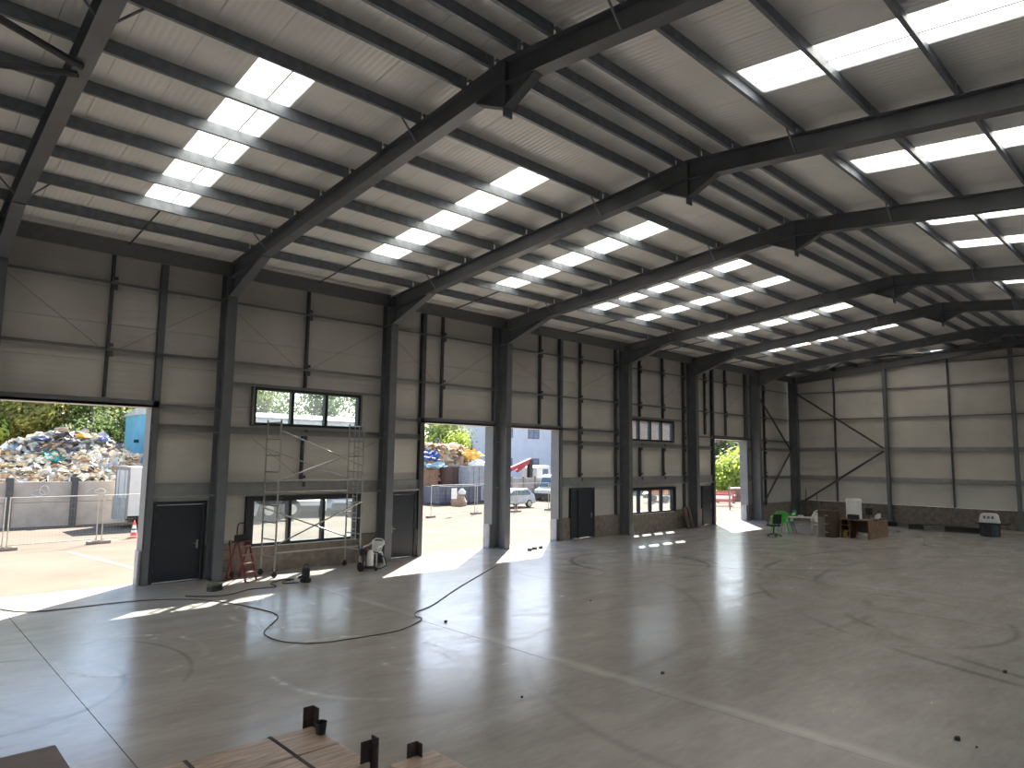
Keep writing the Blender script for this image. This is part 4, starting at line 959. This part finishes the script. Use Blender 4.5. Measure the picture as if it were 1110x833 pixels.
# pale office building
t = thing('office_building', 'large pale lavender-grey building with small square windows', 'building', (46.5, 41, -.03))
PB = mat('lavender_clad', (.66, .66, .70), .7, 0, .04, 1)
MB().box(0, 34, 0, 12, 0, 11.5).build('wall', PB, t)
MB().box(-.2, 34.2, -.2, 12.2, 11.5, 11.9).build('parapet', mat('parapet', (.4, .4, .42), .7), t)
for k in range(7):
    for z in (6.35, 2.4):
        x = 2.2+k*4.75
        f = MB(); f.box(x, x+2.0, -.06, .02, z, z+.1); f.box(x, x+2.0, -.06, .02, z+1.3, z+1.4); f.box(x, x+.1, -.06, .02, z, z+1.4); f.box(x+1.9, x+2.0, -.06, .02, z, z+1.4); f.box(x+.95, x+1.05, -.06, .02, z, z+1.4); f.box(x, x+2, -.06, .02, z+.75, z+.83)
        wn = f.build('window', mat('grey_window_frame', (.16, .17, .22), .5), t); MB().box(x+.1, x+1.9, -.03, -.005, z+.1, z+1.3).build('pane', mat('pale_pane', (.30, .33, .40), .15), wn)
# loader behind the lower window
t = thing('wheel_loader', 'dark wheel loader seen through the left pane of the lower window', 'loader', (9.9, 18.4, -.03))
MB().box(-1.3, .9, -.6, .6, .7, 1.7).build('chassis', mat('loader_grey', (.10, .10, .105), .6), t, bevel=.05)
MB().box(-.7, .4, -.6, .6, 1.7, 2.7).build('cab', mat('loader_cab', (.45, .42, .36), .5), t, bevel=.05)
MB().cbox((-1.8, 0, .8), (.9, 1.7, .7), 0, 0, .3).build('bucket', mat('loader_bucket', (.3, .29, .28), .6), t)
for x in (-.75, .65):
    for s in (-1, 1):
        w_ = MB().wheel((x, s*.75, .62), .62, .4, 'y', 20).build('wheel', RUBBER, t); MB().lathe((0,0,0), [(.01, 0), (.3, 0), (.3, .03), (.01, .05)], 14).build('rim', mat('rim_pale', (.5, .48, .42), .5), w_, loc=(x, s*.93, .62)).rotation_euler = (-s*math.pi/2, 0, 0)

# ------------------------------------------------------------------ yard: far opening and far window
t = thing('brick_building', 'reddish brown brick building above the bushes in the farthest opening', 'building', (66, 27, -.03))
MB().box(0, 22, 0, 10, 0, 10).build('wall', mat('red_brick', (.24, .12, .09), .85, 0, .25, 3), t)
for k in range(4):
    wn = MB().box(2+k*5, 4+k*5, -.08, 0, 5.5, 7.5).build('window', mat('pale_frame', (.5, .48, .46), .6), t); MB().box(2.15+k*5, 3.85+k*5, -.1, -.08, 5.65, 7.35).build('pane', mat('dark_pane', (.06, .07, .08), .1), wn)
MB().prism([(-.4, 9.9), (5, 12.5), (10.4, 9.9)], -.3, 22.3, 'x').build('roof', mat('dark_roof', (.12, .1, .1), .8), t)
t = thing('garden_wall', 'low red brick wall with a pale coping beyond the gate', 'wall', (52.5, 12.4, -.03), math.radians(-12))
MB().box(0, 9, -.15, .15, 0, 1.15).build('brickwork', mat('red_brick', (.24, .12, .09), .85, 0, .25, 3), t); MB().box(-.05, 9.05, -.2, .2, 1.15, 1.28).build('coping', mat('coping', (.6, .57, .52), .8), t)
RW = mat('barrier_red', (.42, .09, .08), .6)
for i, (x, y) in enumerate(((45.2, 9.2), (46.6, 10.0), (49.8, 11.4))):
    t = thing('road_barrier', 'red and white plastic barrier, %s of three in the farthest opening' % ['nearest', 'middle', 'farthest'][i], 'barrier', (x, y, -.03), math.radians(-50), 'road barriers')
    for s in (-.7, .7): MB().box(s-.06, s+.06, -.04, .04, 0, 1.0).build('leg', RW, t); MB().box(s-.08, s+.08, -.3, .3, 0, .06).build('foot', BLACK, t)
    for j, z in enumerate((.35, .62, .88)): MB().box(-.9, .9, -.03, .03, z, z+.16).build('rail', RW if j != 1 else CW, t)
t = thing('yard_gate', 'slim dark metal gate post and rails in the farthest opening', 'gate', (41.4, 6.3, -.03), math.radians(-35))
for x in (0, 2.0): MB().box(x-.04, x+.04, -.04, .04, 0, 1.9).build('post', mat('gate_post', (.2, .18, .17), .6), t)
for z in (.15,): MB().box(0, 2.0, -.02, .02, z, z+.05).build('rail', mat('gate_post', (.2, .18, .17), .6), t)
t = thing('excavator', 'small orange excavator with raised arm seen through the far lower window', 'excavator', (46.2, 16.2, -.03), math.radians(200))
OR = mat('excavator_orange', (.62, .22, .07), .5)
for s in (-.6, .6): MB().box(-1, 1, s-.2, s+.2, 0, .5).build('track', RUBBER, t, bevel=.15)
MB().box(-.8, .9, -.7, .7, .6, 1.2).build('house', OR, t, bevel=.08); MB().box(-.1, .8, -.1, .65, 1.2, 2.2).build('cab', mat('cab_grey', (.25, .25, .25), .4), t, bevel=.05)
MB().cbox((1.6, -.3, 1.9), (2.0, .22, .3), 0, 0, -.7).build('boom', OR, t); MB().cbox((2.7, -.3, 1.8), (1.7, .18, .22), 0, 0, .9).build('dipper', OR, t); MB().cbox((3.2, -.3, .7), (.5, .5, .4), 0, 0, .4).build('bucket', BLACK, t)
t = thing('hoarding', 'long grey boarded fence seen through the far lower window', 'fence', (46, 25.4, -.03), math.radians(-10))
for i in range(0, 12):
    if i >= 3: MB().box(i*1.2, i*1.2+1.18, -.03, .03, 0, 1.9).build('board', mat('grey_hoarding', (.16, .16, .17), .8), t)
